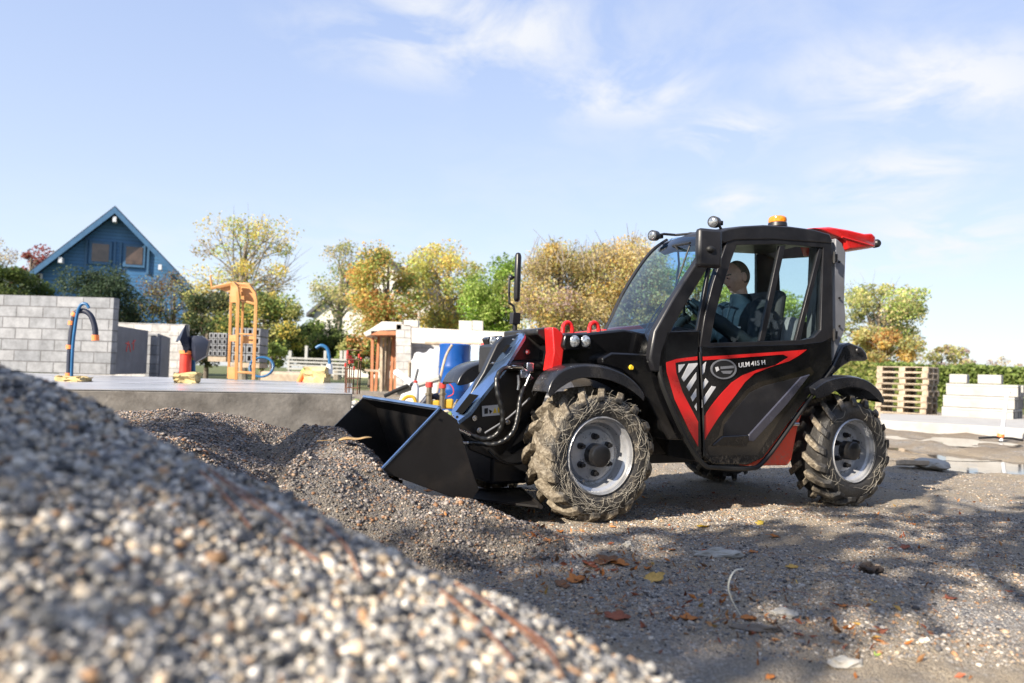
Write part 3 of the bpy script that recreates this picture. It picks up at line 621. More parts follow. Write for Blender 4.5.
# carriage, links, hoses
pl('carriage', [(497, 344), (503, 337), (520, 334), (548, 332.5), (555, 338), (556, 372), (548, 384), (540, 392), (528, 420), (524, 452), (500, 462), (470, 450), (456, 425), (470, 395), (484, 372)], .36, .30, M['black_steel'], bevel=.008)
pl('carriage', [(500, 344), (520, 336), (548, 336), (555, 372), (525, 452), (480, 452), (462, 420)], -.1, -.16, M['black_steel'], bevel=.008)
b = MB(); p1 = S(505, 430, .3); b.box(p1+Vector((-.02, -.25, -.12)), (.26, .62, .40)); p2 = S(530, 360, .3); b.box(p2+Vector((0, -.25, 0)), (.26, .5, .20)); b.build('carriage_block', M['black_steel'], T, .02)
pl('carriage_top', [(537, 329), (550, 327), (556, 331), (556, 343), (548, 343), (537, 334)], .5, .05, M['black_steel'], bevel=.008)
lk = [(517, 333.5), (521.5, 331.3), (525, 333.5), (524, 337), (504, 369), (478.5, 400.5), (470, 412), (458, 421), (451, 412), (455, 405), (466, 391), (484, 368), (498, 352)]
near_e = [S(a, b, .46) for a, b in ((521.5, 331.5), (525, 333.5), (524, 337), (504, 369), (478.5, 400.5), (470, 412), (458, 421))]
far_e = [S(a, b, .30) for a, b in ((519, 331.8), (517, 333.5), (511, 339), (484, 368), (466, 391), (455, 405), (451, 412))]
lo = MB().loop_faces([near_e, far_e, [p-Vector((.012, .004, .02)) for p in far_e], [p-Vector((.012, .004, .02)) for p in near_e], near_e], closed=False).build('tilt_link', M['sky_sheen_plate'], T, .002)
for q_ in (((470, 395, .42), (479, 396.5, .44), (463, 415, .44), (456, 413, .36)), ((507, 346, .39), (511, 346.5, .42), (505, 354, .42), (502, 353, .39))):
    MB().prism([S(*k_)+Vector((.004, .003, .006)) for k_ in q_], (.001, .001, .002)).build('slot_shade', M['hole_shade'], lo)  # dark plates on the link face, painted in for shaded slots
MB().tube([S(521, 340, .45)+Vector((.004, .003, .006)), S(512, 352, .44)+Vector((.004, .003, .006)), S(502, 361, .41)+Vector((.004, .003, .006)), S(490, 365, .36)+Vector((.004, .003, .006))], .0016, 6).build('weld_seam', M['black_steel'], lo)
for a, c in ((513, 339.5), (474, 418), (478.5, 430), (527, 352), (507, 422), (492.5, 363)):
    yy = .474 if a in (513, 492.5) else .364; p = S(a, c, yy); MB().cone(p, p+Vector((0, .012, 0)), .016 if a not in (513, 492.5) else .006, n=12).cone(p+Vector((0, .012, 0)), p+Vector((0, .022, 0)), .009 if a not in (513, 492.5) else .003, n=6).build('pivot_pin', M['chrome'], T)
MB().cone(S(501, 366, .38), S(548, 365, .38), .035, n=18).build('cylinder', M['black_steel'], T)
MB().tube([S(545, 356, .40), S(548, 368, .40), S(546, 375, .40)], .009, 8).build('pipe', M['grey_plastic'], T)
lamph = pl('lamp_housing', [(487.5, 338.5), (490, 336.8), (503, 335.5), (501, 346), (497, 351), (491, 349)], -.2, -.3, M['black_paint'], bevel=.008)
for x in (492.6, 499.0):
    p = S(x, 341.3, -.195); q = Vector((.6, .8, 0)).to_track_quat('Z', 'Y').to_matrix().to_4x4(); l = MB(); bmesh.ops.create_uvsphere(l.bm, u_segments=20, v_segments=8, radius=1, matrix=Matrix.Translation(p) @ q @ Matrix.Diagonal((.03, .034, .01, 1))); l.build('headlight', M['lamp_glass'], lamph)
def hose(pts, r, m=None, band=True):
    c = bez(pts, 66); o = MB().tube(c, [r*(1.2 if band and 8 < i < len(c)-4 and (i//2) % 2 else 1) for i in range(len(c))], 10).build('hose', m or M['hose'], T); return o
    if band:
        s = MB()
        for i in range(6, len(c)-3, 2): s.cone(c[i], c[i].lerp(c[i+1], .4), r*1.22, n=10)
        s.build('hose_wrap', M['black_plastic'], o)
hose([S(513, 367, .46), S(503, 369, .5), S(497, 378, .52), S(497.5, 392, .54), S(501.5, 408, .55), S(502.5, 422, .55), S(497, 434, .53), S(486, 439, .5), S(473, 436, .48), S(462, 431, .46)], .0135)
hose([S(531, 380, .47), S(524, 388, .5), S(520, 400, .53), S(518, 415, .55), S(514, 430, .56), S(505, 440, .55), S(492, 444.5, .52), S(476, 443, .48), S(463, 443, .46)], .0135)
hose([S(485, 433, .42), S(508, 418, .42), S(530, 398, .42)], .006, M['grey_plastic'], False)
hose([S(488, 450, .4), S(500, 461, .42), S(515, 464, .42), S(530, 460, .4)], .008, None, False)
mv = MB(); p = S(524, 374, .46); mv.box(p, (.07, .05, .05)).box(p+Vector((-.03, .0, .04)), (.05, .05, .06)); mv.build('valve_block', M['chrome'], T, .006)
for a in (((512, 366.5), (522, 367), (525, 371)), ((527, 381), (530, 375), (533, 378)), ((524, 388), (529, 378), (531, 381)), ((518, 375), (518.5, 384), (518, 390)), ((459, 430), (464, 432), (470, 435)), ((458, 443), (464, 443), (468, 443))):
    MB().tube([S(x, y, .50) for x, y in a], .009, 8).build('hose_fitting', M['chrome'], T)
stk = decal('sticker', [(482, 406), (500, 404.5), (500.5, 415), (482.5, 416.5)], M['white_decal'], .372)
for q, m in (([(484.5, 408.5), (488, 408), (488, 413.5), (484.5, 414)], M['seal']), ([(489, 409.5), (492.5, 411), (490, 414)], M['seal']), ([(493, 413.2), (495, 407.5), (497, 412.6)], M['yellow_decal']), ([(497.8, 407.5), (499.5, 407.3), (499.6, 412.5), (497.9, 412.8)], M['yellow_decal'])): decal('sticker_icon', q, m, .3745, stk)
MB().tube([SZ(470, 497, .13), SZ(479, 490, .13), SZ(521, 489, .13), SZ(541, 507, .13)], .012, 8).prism([SZ(468, 500, .12), SZ(479, 490, .12), SZ(521, 489, .12), SZ(541, 508, .12)], (0, 0, .012)).build('shade_plate', M['bucket_steel'], T)  # dark plate added where the ground under the front is only shaded
# post with the tall front mirror
b = MB(); b.tube([S(515, 334, .0), S(515, 318, .0)], .016, 8).box(S(515, 318.5, .0), (.055, .05, .075)).tube([S(515, 314, 0), S(513.5, 306, 0), S(509.5, 303, 0), S(509, 292, 0), S(509.5, 278, 0), S(514, 277, 0)], .009, 8).sph(S(511, 277.5, 0), .018)
fm = b.build('front_mirror', M['black_plastic'], T, .003)
p = S(517.6, 277.5, 0); MB().box(p, (.04, .10, 49/F*(MM @ p).y), Matrix.Rotation(R(-30), 3, 'Z')).build('mirror_head', M['black_plastic'], fm, .018)
# bucket
bs = [(439.5, 408), (381, 469.5), (383, 472), (468.5, 503.5), (478.5, 489), (474, 478), (459, 430), (457, 420)]
bp = [S(a, c, .72) for a, c in bs]
bk = MB(); w = 1.44
def thick(pts, t=.018):
    out = []; n = len(pts)
    for i, p in enumerate(pts):
        d = (pts[min(i+1, n-1)]-pts[max(i-1, 0)]).normalized(); out.append(p+Vector((-d.z, 0, d.x))*t)
    return out
shell = [bp[0], bp[7], bp[6], bp[5], bp[4], bp[3], bp[2]]
tk = thick(shell, .016); bk.prism(shell+tk[::-1], (0, -w, 0)).build('bucket', M['bucket_steel'], T, .003)
bko = [o for o in T.children if o.name.startswith('bucket')][0]
for y in (.728, -.72): MB().prism([Vector((p.x, y, p.z)) for p in bp], (0, -.018, 0)).build('side_plate', M['bucket_steel'], bko, .002)
e1, e2 = bp[0]+Vector((0, .005, 0)), bp[1]+Vector((0, .005, 0))
MB().tube([e1, e2], .008, 6).build('plate_edge', M['sky_sheen_plate'], bko)
MB().tube([bp[0], bp[0]+Vector((0, -w, 0))], .013, 6).build('top_edge', M['sky_sheen_plate'], bko)
MB().prism([bp[1], bp[1]+Vector((-.02, 0, -.03)), bp[1]+Vector((-.14, 0, -.045)), bp[1]+Vector((-.13, 0, -.025))], (0, -w, 0)).build('cutting_edge', M['bucket_steel'], bko)
for a, c in ((438, 418), (457, 417)): p = S(a, c, .731); MB().cone(p, p+Vector((0, .004, 0)), .008, n=10).build('bolt', M['black_steel'], bko)
# cab interior
fl = S(720, 420, .4)
hd = S(737.2, 277.5, .37)
st_ = MB(); sx = hd.x-.16
st_.box((sx-.06, .36, hd.z-.36), (.10, .40, .56), Matrix.Rotation(R(-10), 3, 'Y')); so = st_.build('seat', M['seat'], T, .04)
MB().box((sx+.16, .36, hd.z-.66), (.46, .42, .12)).build('seat_cushion', M['seat'], so, .04)
MB().box((sx-.17, .40, hd.z-.42), (.14, .44, .30), Matrix.Rotation(R(-16), 3, 'Y')).build('seat_back_cover', M['seat_grey'], so, .05)
sw = S(686.5, 317, .36); stw = MB(); q = Vector((-.75, 0, .66)).to_track_quat('Z', 'Y').to_matrix()
ring = [sw+q @ Vector((.17*math.cos(a), .17*math.sin(a), 0)) for a in [2*math.pi*k/32 for k in range(33)]]
stw.tube(ring, .014, 8); hubp = sw-q @ Vector((0, 0, .03)); stw.cone(hubp, hubp+q @ Vector((0, 0, .03)), .04, n=12)
for a in (0, 2.1, 4.2): stw.tube([hubp, sw+q @ Vector((.165*math.cos(a), .165*math.sin(a), 0))], .010, 6)
stw.cone(hubp, hubp-q @ Vector((0, 0, .35)), .03, n=12); stw.build('steering_wheel', M['seal'], T)
pl('dashboard', [(668, 340), (676, 326), (700, 330), (704, 350), (690, 380), (668, 370)], .62, .1, M['black_plastic'], bevel=.02)

# ------------------------------------------------------------------ driver
def make_driver():
    per = bpy.data.objects.new('person', None)
    fx = hd.copy()
    yaw = Matrix.Rotation(R(-17), 3, 'Z') @ Matrix.Rotation(R(12), 3, 'Y')   # turned towards the bucket, chin down
    bm = bmesh.new(); bmesh.ops.create_uvsphere(bm, u_segments=64, v_segments=44, radius=1)
    H = .122
    def g(v, c, s): return math.exp(-sum(((a-b)/q)**2 for a, b, q in zip(v, c, s)))
    for v in bm.verts:
        x, y, z = v.co; p = Vector((x*.095, y*.074, z*H))
        t = min(1, max(0, (-z)/1.)); p.y *= 1-.30*t*t; p.x = p.x*(1-.10*t) + .008*t
        if x < 0: p.x *= 1-.45*t*t
        if z > 0: p.x -= .006*z; p.y *= 1+.04*z
        u = Vector((x, y, z))
        fr = 1 if x > 0 else 0
        p.x += fr*(.032*g(u, (.95, 0, -.18), (.5, .14, .12))+.014*g(u, (.95, 0, -.02), (.5, .11, .16)))     # nose
        p.x -= fr*.015*(g(u, (.9, .38, .06), (.4, .2, .10))+g(u, (.9, -.38, .06), (.4, .2, .10)))            # sockets
        p.x += fr*.011*(g(u, (.9, .33, .20), (.4, .3, .07))+g(u, (.9, -.33, .20), (.4, .3, .07)))            # brows
        p.x += fr*(.007*g(u, (.85, 0, -.45), (.5, .26, .05))+.007*g(u, (.85, 0, -.58), (.5, .22, .05))-.012*g(u, (.85, 0, -.515), (.5, .3, .025)))  # lips
        p.x += fr*.014*g(u, (.6, 0, -.85), (.5, .35, .14))                                                  # chin
        p.y += math.copysign(.006, y)*(g(u, (.5, .7, -.22), (.3, .3, .18))+g(u, (.5, -.7, -.22), (.3, .3, .18)))  # cheeks
        v.co = p
    for s in (1, -1):   # ears
        m4 = Matrix.Translation((-.014, s*.080, -.008)) @ Matrix.Rotation(R(18*s), 4, 'Z') @ Matrix.Rotation(R(-10), 4, 'Y') @ Matrix.Diagonal((.020, .012, .034, 1))
        bmesh.ops.create_uvsphere(bm, u_segments=14, v_segments=10, radius=1, matrix=m4)
        m4 = Matrix.Translation((.078, s*.031, .006)) @ Matrix.Diagonal((.014, .014, .012, 1)); bmesh.ops.create_uvsphere(bm, u_segments=12, v_segments=8, radius=1, matrix=m4)
    for v in bm.verts: v.co = yaw @ v.co
    # neck, torso, arms and fingers as tapered tubes; all of it is fused into one surface below
    parts = MB()
    parts.bm = bm
    neck = Vector((-.045, 0, -.21)); parts.tube([Vector((-.015, 0, -.06)), Vector((-.03, 0, -.12)), neck], [.052, .056, .068], 16)
    ch = Vector((-.06, 0, -.42)); pv = Vector((-.10, 0, -.72))
    for a, c, r in ((neck, ch, (.09, .13)), (ch, pv, (.135, .13))): parts.tube([a, a.lerp(c, .5), c], [r[0], (r[0]+r[1])/2, r[1]], 18)
    shl = Vector((-.05, .19, -.25)); shr = Vector((-.05, -.19, -.25)); parts.tube([shl, shr], .07, 16)
    swl = sw-fx; ringp = lambda a: swl+q @ Vector((.17*math.cos(a), .17*math.sin(a), 0))
    hl, hr = ringp(1.9), ringp(-1.75)
    el = Vector((.10, .25, -.50)); er = Vector((.10, -.25, -.48))
    arms = []
    for s_, e_, h_ in ((shl, el, hl), (shr, er, hr)):
        wr = h_+(e_-h_).normalized()*.075+Vector((0, 0, .01)); parts.tube([s_, s_.lerp(e_, .5), e_, e_.lerp(wr, .5), wr], [.062, .052, .045, .040, .029], 14); arms.append((s_, e_, wr, h_))
        d = (h_-wr).normalized(); side = d.cross(Vector((0, 0, 1))).normalized(); upn = side.cross(d)
        parts.tube([wr, wr.lerp(h_, .5), h_+upn*.012], [.028, .036, .034], 12)
        for k in range(4):
            o_ = side*(-.028+.019*k); L = (.9, 1., .96, .8)[k]
            parts.tube([h_+o_+upn*.014, h_+o_+d*.030*L+upn*.018, h_+o_+d*.045*L-upn*.004, h_+o_+d*.030*L-upn*.024], [.0098, .0092, .0088, .008], 8)
        parts.tube([wr+side*.03, h_+side*.045-d*.02, h_+side*.05+d*.012-upn*.012], [.013, .011, .009], 8)
    for v in bm.verts: v.co += fx
    for y_ in (.1, -.1):   # thighs and shins on the seat
        hp = fx+pv+Vector((0, y_, 0)); kn = hp+Vector((.42, 0, .03)); ft = kn+Vector((.10, 0, -.40)); parts.tube([hp, hp.lerp(kn, .5), kn, kn.lerp(ft, .5), ft, ft+Vector((.14, 0, -.03))], [.095, .082, .06, .056, .042, .04], 14)
    me = bpy.data.meshes.new('person'); bm.to_mesh(me); bm.free()
    tmp = bpy.data.objects.new('tmp_body', me); COL.objects.link(tmp); r = tmp.modifiers.new('r', 'REMESH'); r.mode = 'VOXEL'; r.voxel_size = .0045
    s = tmp.modifiers.new('s', 'SMOOTH'); s.factor = .4; s.iterations = 1
    dg = bpy.context.evaluated_depsgraph_get(); ev = tmp.evaluated_get(dg); me2 = bpy.data.meshes.new_from_object(ev); bpy.data.objects.remove(tmp); me2.name = 'person'
    body = bpy.data.objects.new('person', me2); COL.objects.link(body); body.matrix_world = MM
    me2.materials.clear()
    for m in ('skin', 'hair', 'jacket', 'lip'): me2.materials.append(M[m])
    iy = yaw.inverted()
    for f in me2.polygons:
        f.use_smooth = True; c = f.center-fx; h = iy @ c
        if c.z < -.15 and not any((c-a[3]).length < .115 for a in arms): f.material_index = 2; continue
        ear = abs(h.y) > .073 and -.05 < h.z < .03
        if h.length < .16 and h.z > -.05 and not ear and (h.x < .002-.3*max(0, -h.z)+.45*max(0, h.z-.045) or h.z > .112): f.material_index = 1
        elif h.x > .06 and .020 < h.z < .031 and .012 < abs(h.y) < .05: f.material_index = 1
        elif h.x > .07 and -.068 < h.z < -.050 and abs(h.y) < .024: f.material_index = 3
    # jacket: a loose shell over torso and sleeves, with a stand-up collar
    j = MB(); F0 = fx
    def ring_tube(pts, rs, sq=1., n=24):
        rings = []
        for p, (rx, ry) in zip(pts, rs): rings.append([F0+p+Vector((rx*math.cos(a), ry*math.sin(a), .006*math.sin(3*a+p.z*40))) for a in [2*math.pi*k/n for k in range(n)]])
        j.loop_faces(rings, True, True)
    ring_tube([Vector((-.11, 0, -.76)), Vector((-.10, 0, -.66)), Vector((-.08, 0, -.52)), Vector((-.07, 0, -.40)), Vector((-.06, 0, -.30)), Vector((-.055, 0, -.235)), Vector((-.05, 0, -.20)), Vector((-.04, 0, -.16)), Vector((-.032, 0, -.122))], [(.15, .19), (.155, .195), (.16, .20), (.16, .21), (.145, .215), (.115, .165), (.085, .10), (.074, .082), (.070, .076)])
    for s_, e_, wr, h_ in arms:
        pts = bez([s_+Vector((-.01, -.05*(1 if s_.y > 0 else -1), .0)), s_, s_.lerp(e_, .5)+Vector((-.01, 0, -.005)), e_, e_.lerp(wr, .5), wr], 30); n = len(pts)
        j.tube([F0+p for p in pts], [.088-.045*(i/(n-1))+.004*math.sin(i*1.9) for i in range(n)], 16)
    jo = j.build('jacket', M['jacket'], body)
    rm = jo.modifiers.new('r', 'REMESH'); rm.mode = 'VOXEL'; rm.voxel_size = .008; rm.use_smooth_shade = True
    sm_ = jo.modifiers.new('s', 'SMOOTH'); sm_.iterations = 3
    MB().tube([F0+Vector((.055, .005, -.155)), F0+Vector((.07, .0, -.22)), F0+Vector((.10, 0, -.34))], .003, 6).build('zip', M['seat'], body)
    p = F0+Vector((.088, .1, -.37)); MB().box(p, (.006, .05, .012), Matrix.Rotation(R(40), 3, 'Z')).build('badge', M['white_decal'], body)
    for s in (1, -1):
        e = F0+yaw @ Vector((.0905, s*.031, .005)); MB().sph(e, .0062, 10, 8).build('eye', M['seal'], body)
    return tag(body, 'person in a dark navy zipped jacket driving inside the cab, looking down at the bucket', 'person')
make_driver()

# ------------------------------------------------------------------ concrete slab and block walls
ZS = .66
f1, f2, k2, k1 = G(60, 390, ZS), G(352, 394.5, ZS), G(352, 384, ZS), G(60, 374.5, ZS)
f0 = f1+(f1-f2)*1.2; k0 = k1+(k1-k2)*1.2
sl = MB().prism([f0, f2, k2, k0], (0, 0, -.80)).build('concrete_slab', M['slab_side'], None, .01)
tag(sl, 'raised grey concrete floor slab with a smooth wet top', 'slab')
tp = MB(); tp.prism([p+Vector((0, 0, .012)) for p in (f0, f2, k2, k0)], (0, 0, -.008)); 
M['wet_conc'] = mat('wet_conc', (.36, .36, .37), .3, var=.2, scale=1.2, bmp=.05)
tp.build('slab_top', M['wet_conc'], sl)
def wall(name, label, a, b_, z0, z1, th, m, cat='wall'):
    """a straight wall from a to b (plan points), its own local axes so the blocks run along it"""
    a = Vector((a[0], a[1], 0)); b_ = Vector((b_[0], b_[1], 0)); d = b_-a
    o = MB().box((d.length/2, th/2, (z1-z0)/2), (d.length, th, z1-z0)).build(name, m, None, .008)
    o.location = (a.x, a.y, z0); o.rotation_euler = (0, 0, math.atan2(d.y, d.x)); return tag(o, label, cat)
pw = W(112, 340, 14.)
wall('block_wall', 'long grey block wall with seven courses behind the conduit', (pw.x-9, 14.), (pw.x, 14.), ZS, ZS+1.48, .2, M['blocks'])
a1 = W(109.5, 340, 14.21); a2 = W(148, 340, 16.4)
w1 = wall('return_wall', 'low wall, its shade coloured in as dark grey, running back from the end of the long block wall', (a1.x, a1.y), (a2.x, a2.y), ZS, 1.63, .12, M['shaded_grey'])
for i, q in enumerate(((.9, .55, 1.0, .80), (1.05, .75, 1.15, .55), (.85, .75, 1.05, .75), (1.3, .85, 1.3, .6), (1.2, .75, 1.4, .85))):
    MB().box(((q[0]+q[2])/2, -.004, (q[1]+q[3])/2), (abs(q[0]-q[2])+.015, .004, abs(q[1]-q[3])+.015)).build('paint_mark', M['red_cap'], w1) if False else MB().tube([(q[0], -.004, q[1]*.85), (q[2], -.004, q[3]*.85)], .012, 6).build('paint_mark', M['red_cap'], w1)
b1 = W(146, 350, 16.5); b2 = W(157, 350, 16.5); b3 = W(170, 350, 18.6)
wall('block_pier', 'narrow grey block pier between the two dark return walls', (b1.x, 16.5), (b2.x, 16.5), ZS-.2, 1.58, .12, M['blocks'])
wall('return_wall', 'shorter wall with its shade coloured in, behind the narrow block pier', (b2.x+.03, 16.63), (b3.x, 18.6), ZS-.2, 1.56, .12, M['shaded_grey'])
c1 = W(168, 350, 18.9); c2 = W(183, 350, 18.9)
wall('block_pier', 'pale block pier beside the black wrapped conduit', (c1.x, 18.9), (c2.x, 18.9), ZS-.3, 1.75, .2, M['white_blocks'])
d1 = W(114, 340, 20.5); d2 = W(186, 340, 20.5)
wall('block_wall', 'sunlit white block wall across the back of the slab', (d1.x-1.5, 20.5), (d2.x, 20.5), .3, 2.02, .2, M['white_blocks'])

# ------------------------------------------------------------------ conduits and small things on the slab
def foam_base(p, d, label):
    o = MB(); o.box((0, 0, d[2]/2), d); bmesh.ops.subdivide_edges(o.bm, edges=o.bm.edges[:], cuts=4, use_grid_fill=True)
    for v in o.bm.verts: v.co += Vector((random.uniform(-1, 1), random.uniform(-1, 1), random.uniform(-1, .4)))*.026
    o = o.build('foam_block', M['foam'], None, 0, True, p); o.rotation_euler = (0, 0, random.uniform(-.2, .2)); return tag(o, label, 'foam block')
p = G(76, 381.5, ZS+.012); D = p.y
def A_(px_, py_, dy=0.): return W(px_, py_, D+dy)
cd = empty('conduit', 'tall dark and blue conduit with orange tape bands, bent over at the top', 'conduit', p); 
def loc(pts, o): return [Vector(q)-o.location for q in pts]
MB().tube(bez(loc([A_(69, 378), A_(70, 350), A_(73, 325), A_(76, 313), A_(84, 311), A_(91, 316), A_(95, 328), A_(95.5, 340)], cd), 40), .030, 10).build('sleeve', M['navy_sleeve'], cd)
MB().tube(bez(loc([A_(71.5, 378, -.04), A_(73, 345, -.04), A_(77, 315, -.04), A_(81, 305, -.04), A_(86, 304, -.04), A_(89, 308, -.04)], cd), 30), .017, 10).build('inner_tube', M['blue_tube'], cd)
for a, c in (((69, 376), (69, 373)), ((69.8, 349), (70, 345)), ((71.6, 325), (72.2, 321)), ((74, 316), (76, 313)), ((95.3, 335), (95.5, 340.5))):
    MB().cone(A_(*a)-cd.location, A_(*c)-cd.location, .038, n=12).build('tape_band', M['tape'], cd)
foam_base(p+Vector((-.02, 0, 0)), (.30, .22, .06), 'yellow foam block at the foot of the tall bent conduit')
p = G(187, 383, ZS+.012); D = p.y
cd = empty('conduit', 'short red conduit wrapped in a flapping black plastic sheet', 'conduit', p)
MB().tube(loc([A_(185, 374), A_(186, 352)], cd), .068, 14).build('sleeve', M['red_sleeve'], cd)
MB().cone(A_(186, 354)-cd.location, A_(186.3, 350.5)-cd.location, .078, n=14).build('tape_band', M['tape'], cd)
sh = MB(); 
for (t, bt, sd) in (((188, 325), [(178, 342), (181, 336), (188, 354), (192, 348)], 0), ((193, 336), [(190, 350), (198, 362), (208, 356), (211, 341), (203, 336)], .06)):
    pts = loc([A_(a, c, sd) for a, c in [t]+bt], cd); fr_ = [q+Vector((0, -.07, .0)) for q in pts]
    cF = sum(fr_, Vector())/len(fr_)+Vector((0, -.08, 0)); vs = [sh.bm.verts.new(q) for q in pts]; vf = [sh.bm.verts.new(q) for q in fr_]; vc = sh.bm.verts.new(cF); n = len(vs)
    for i in range(n): sh.bm.faces.new((vf[i], vf[(i+1) % n], vc)); sh.bm.faces.new((vs[i], vs[(i+1) % n], vf[(i+1) % n], vf[i]))
    sh.bm.faces.new(vs[::-1])
o = sh.build('wrapping', M['black_sheet'], cd)
MB().tube(loc([A_(193, 376, .1), A_(193, 360, .1)], cd), .03, 10).build('inner_tube', M['blue_tube'], cd)
foam_base(p, (.26, .2, .13), 'yellow foam lump round the foot of the short red conduit')
# orange lifting frame
p = G(236, 380.5, ZS+.012); D = p.y
lf = empty('lifting_frame', 'tall orange steel lifting frame standing on the slab with plates and a forked top', 'lifting frame', p)
def beam(pts, w_, m='orange', nm='post'): return MB().tube(loc(pts, lf), w_, 4).build(nm, M[m], lf, .006)
beam([A_(228.5, 378, .3), A_(231.5, 286, .3)], .03); beam([A_(236, 380), A_(238, 300), A_(237.5, 288), A_(233, 282.5)], .036)
beam([A_(253.5, 380), A_(256, 302), A_(255, 293), A_(249, 285), A_(243, 284)], .034); beam([A_(241, 372, .35), A_(243, 300, .35), A_(240, 286, .3)], .026)
beam([A_(234, 283), A_(222, 285.5), A_(212, 288)], .03, nm='fork_arm'); beam([A_(212, 289), A_(210.5, 277), A_(211, 275)], .018, nm='hook')
beam([A_(231, 283, .3), A_(214, 287.5, .3)], .026, nm='fork_arm')
def fplate(pts, dy=0.): return MB().prism(loc([A_(a, c, dy) for a, c in pts], lf), (0, .025, 0)).build('plate', M['orange'], lf, .003)
fplate([(229, 335), (237.5, 335), (237, 341.5), (228.8, 341.5)], -.02); fplate([(228, 367), (236.5, 367), (236, 379), (227.5, 379)], -.02); fplate([(230.5, 284), (238, 290), (237.5, 302.5), (230.5, 302.5)], -.02); fplate([(243, 336), (255, 336), (254.5, 343.5), (242.6, 343.5)], .1)
fplate([(214, 286.5), (231, 283.5), (231, 293), (224, 291)], .05); fplate([(241, 285), (249, 286), (254, 294), (254, 303), (241, 299)], .15)
beam([A_(234, 283.5, .05), A_(251, 285.5, .05)], .03, nm='cross_bar'); beam([A_(238, 334), A_(254, 334.5)], .016, nm='cross_bar'); beam([A_(237, 372), A_(253.5, 373)], .022, nm='cross_bar'); beam([A_(240, 300, .1), A_(255, 304, .05)], .022, nm='cross_bar')
# far things on the slab
p = G(317, 382.5, ZS+.012); D = p.y
foam_base(p, (.34, .22, .24), 'cream foam cube at the foot of the blue hooked conduit')
cd = empty('conduit', 'thin bright blue conduit hooked over at its top', 'conduit', p)
MB().tube(bez(loc([A_(330, 372), A_(329, 356), A_(326.5, 348), A_(321, 345.5), A_(316, 348)], cd), 30), .026, 10).build('inner_tube', M['blue_tube'], cd)
MB().cone(A_(330, 374)-cd.location, A_(329.5, 364)-cd.location, .045, n=12).build('sleeve', M['trim_white'], cd)
for px_, lb, m in ((303, 'green taped orange pipe stub leaning on the slab edge', 'tape'), (309, 'plain orange pipe stub leaning beside the cream foam cube', 'tape')):
    cd = empty('pipe_stub', lb, 'pipe', G(px_-2, 383, ZS+.012)); MB().tube(loc([A_(px_-4, 382), A_(px_+1, 372), A_(px_+4, 369)], cd), .045, 10).build('sleeve', M[m], cd)
    if px_ == 303: MB().cone(A_(px_+.5, 373)-cd.location, A_(px_+3, 370)-cd.location, .052, n=10).build('tape_band', mat('green_tape', (.25, .5, .05), .5), cd)
p = W(262, 367, 15.); hb = MB()
for k in range(5): hb.tube([p+Vector((.24*math.cos(a)+.01*k, -.04*k+.05*math.sin(a), .20*math.sin(a))) for a in [2*math.pi*i/20 for i in range(21)]], .022, 8)
tag(hb.build('hose_coil', M['blue_tube']), 'coil of blue hose standing behind the orange frame', 'hose')
# concrete block stacks behind the frame
for (x0, x1, y0, y1, lb) in ((208, 227, 333, 356, 'stack of grey hollow blocks on a pallet left of the orange frame'), (231, 261, 328, 362, 'stack of grey hollow blocks seen through the orange frame')):
    a, c = W(x0, y1, 18.), W(x1, y0, 18.); bs_ = empty('block_stack', lb, 'blocks', ((a.x+c.x)/2, 18., a.z)); wd, ht = c.x-a.x, c.z-a.z
    m_ = MB(); n = 4
    for r_ in range(4):
        for k in range(n): m_.box((-wd/2+wd*(k+.5)/n, .3, ht*(r_+.5)/4), (wd/n*.93, .6, ht/4*.93))
    m_.build('blocks', M['blocks'], bs_, .01)
    for r_ in range(4):
        for k in range(n): MB().box((-wd/2+wd*(k+.5)/n, -.003, ht*(r_+.5)/4), (wd/n*.4, .006, ht/4*.55)).build('hollow', M['hole_shade'], bs_)  # dark box on the block face painted as the hole's shade
    MB().box((0, .3, -.07), (wd, .6, .12)).build('pallet', M['wood'], bs_)
tag(MB().prism([W(260, 372, 16.)+Vector((0, 0, -.3)), W(312, 373, 16.)+Vector((0, 0, -.3)), W(312, 373, 16.), W(260, 371, 16.)], (0, 1.2, 0)).build('timber_stack', M['wood'], None, .05), 'low stack of pale timber lying behind the slab', 'timber')
# white rail fence
fn = empty('rail_fence', 'low white rail fence across the back of the site', 'fence', W(315, 372, 26.))
for x in (290, 306, 325, 341, 345): MB().box(W(x, 364, 26.)-fn.location, (.10, .08, .95 if x != 306 else 1.3)).build('fence_post', M['fence_wood'], fn, .01)
for y0 in (357, 360.5, 364, 367.5, 371): MB().prism([W(287, y0, 25.9)-fn.location, W(347, y0+2.2, 25.9)-fn.location, W(347, y0+4.0, 25.9)-fn.location, W(287, y0+1.8, 25.9)-fn.location], (0, -.04, 0)).build('rail', M['fence_wood'], fn)
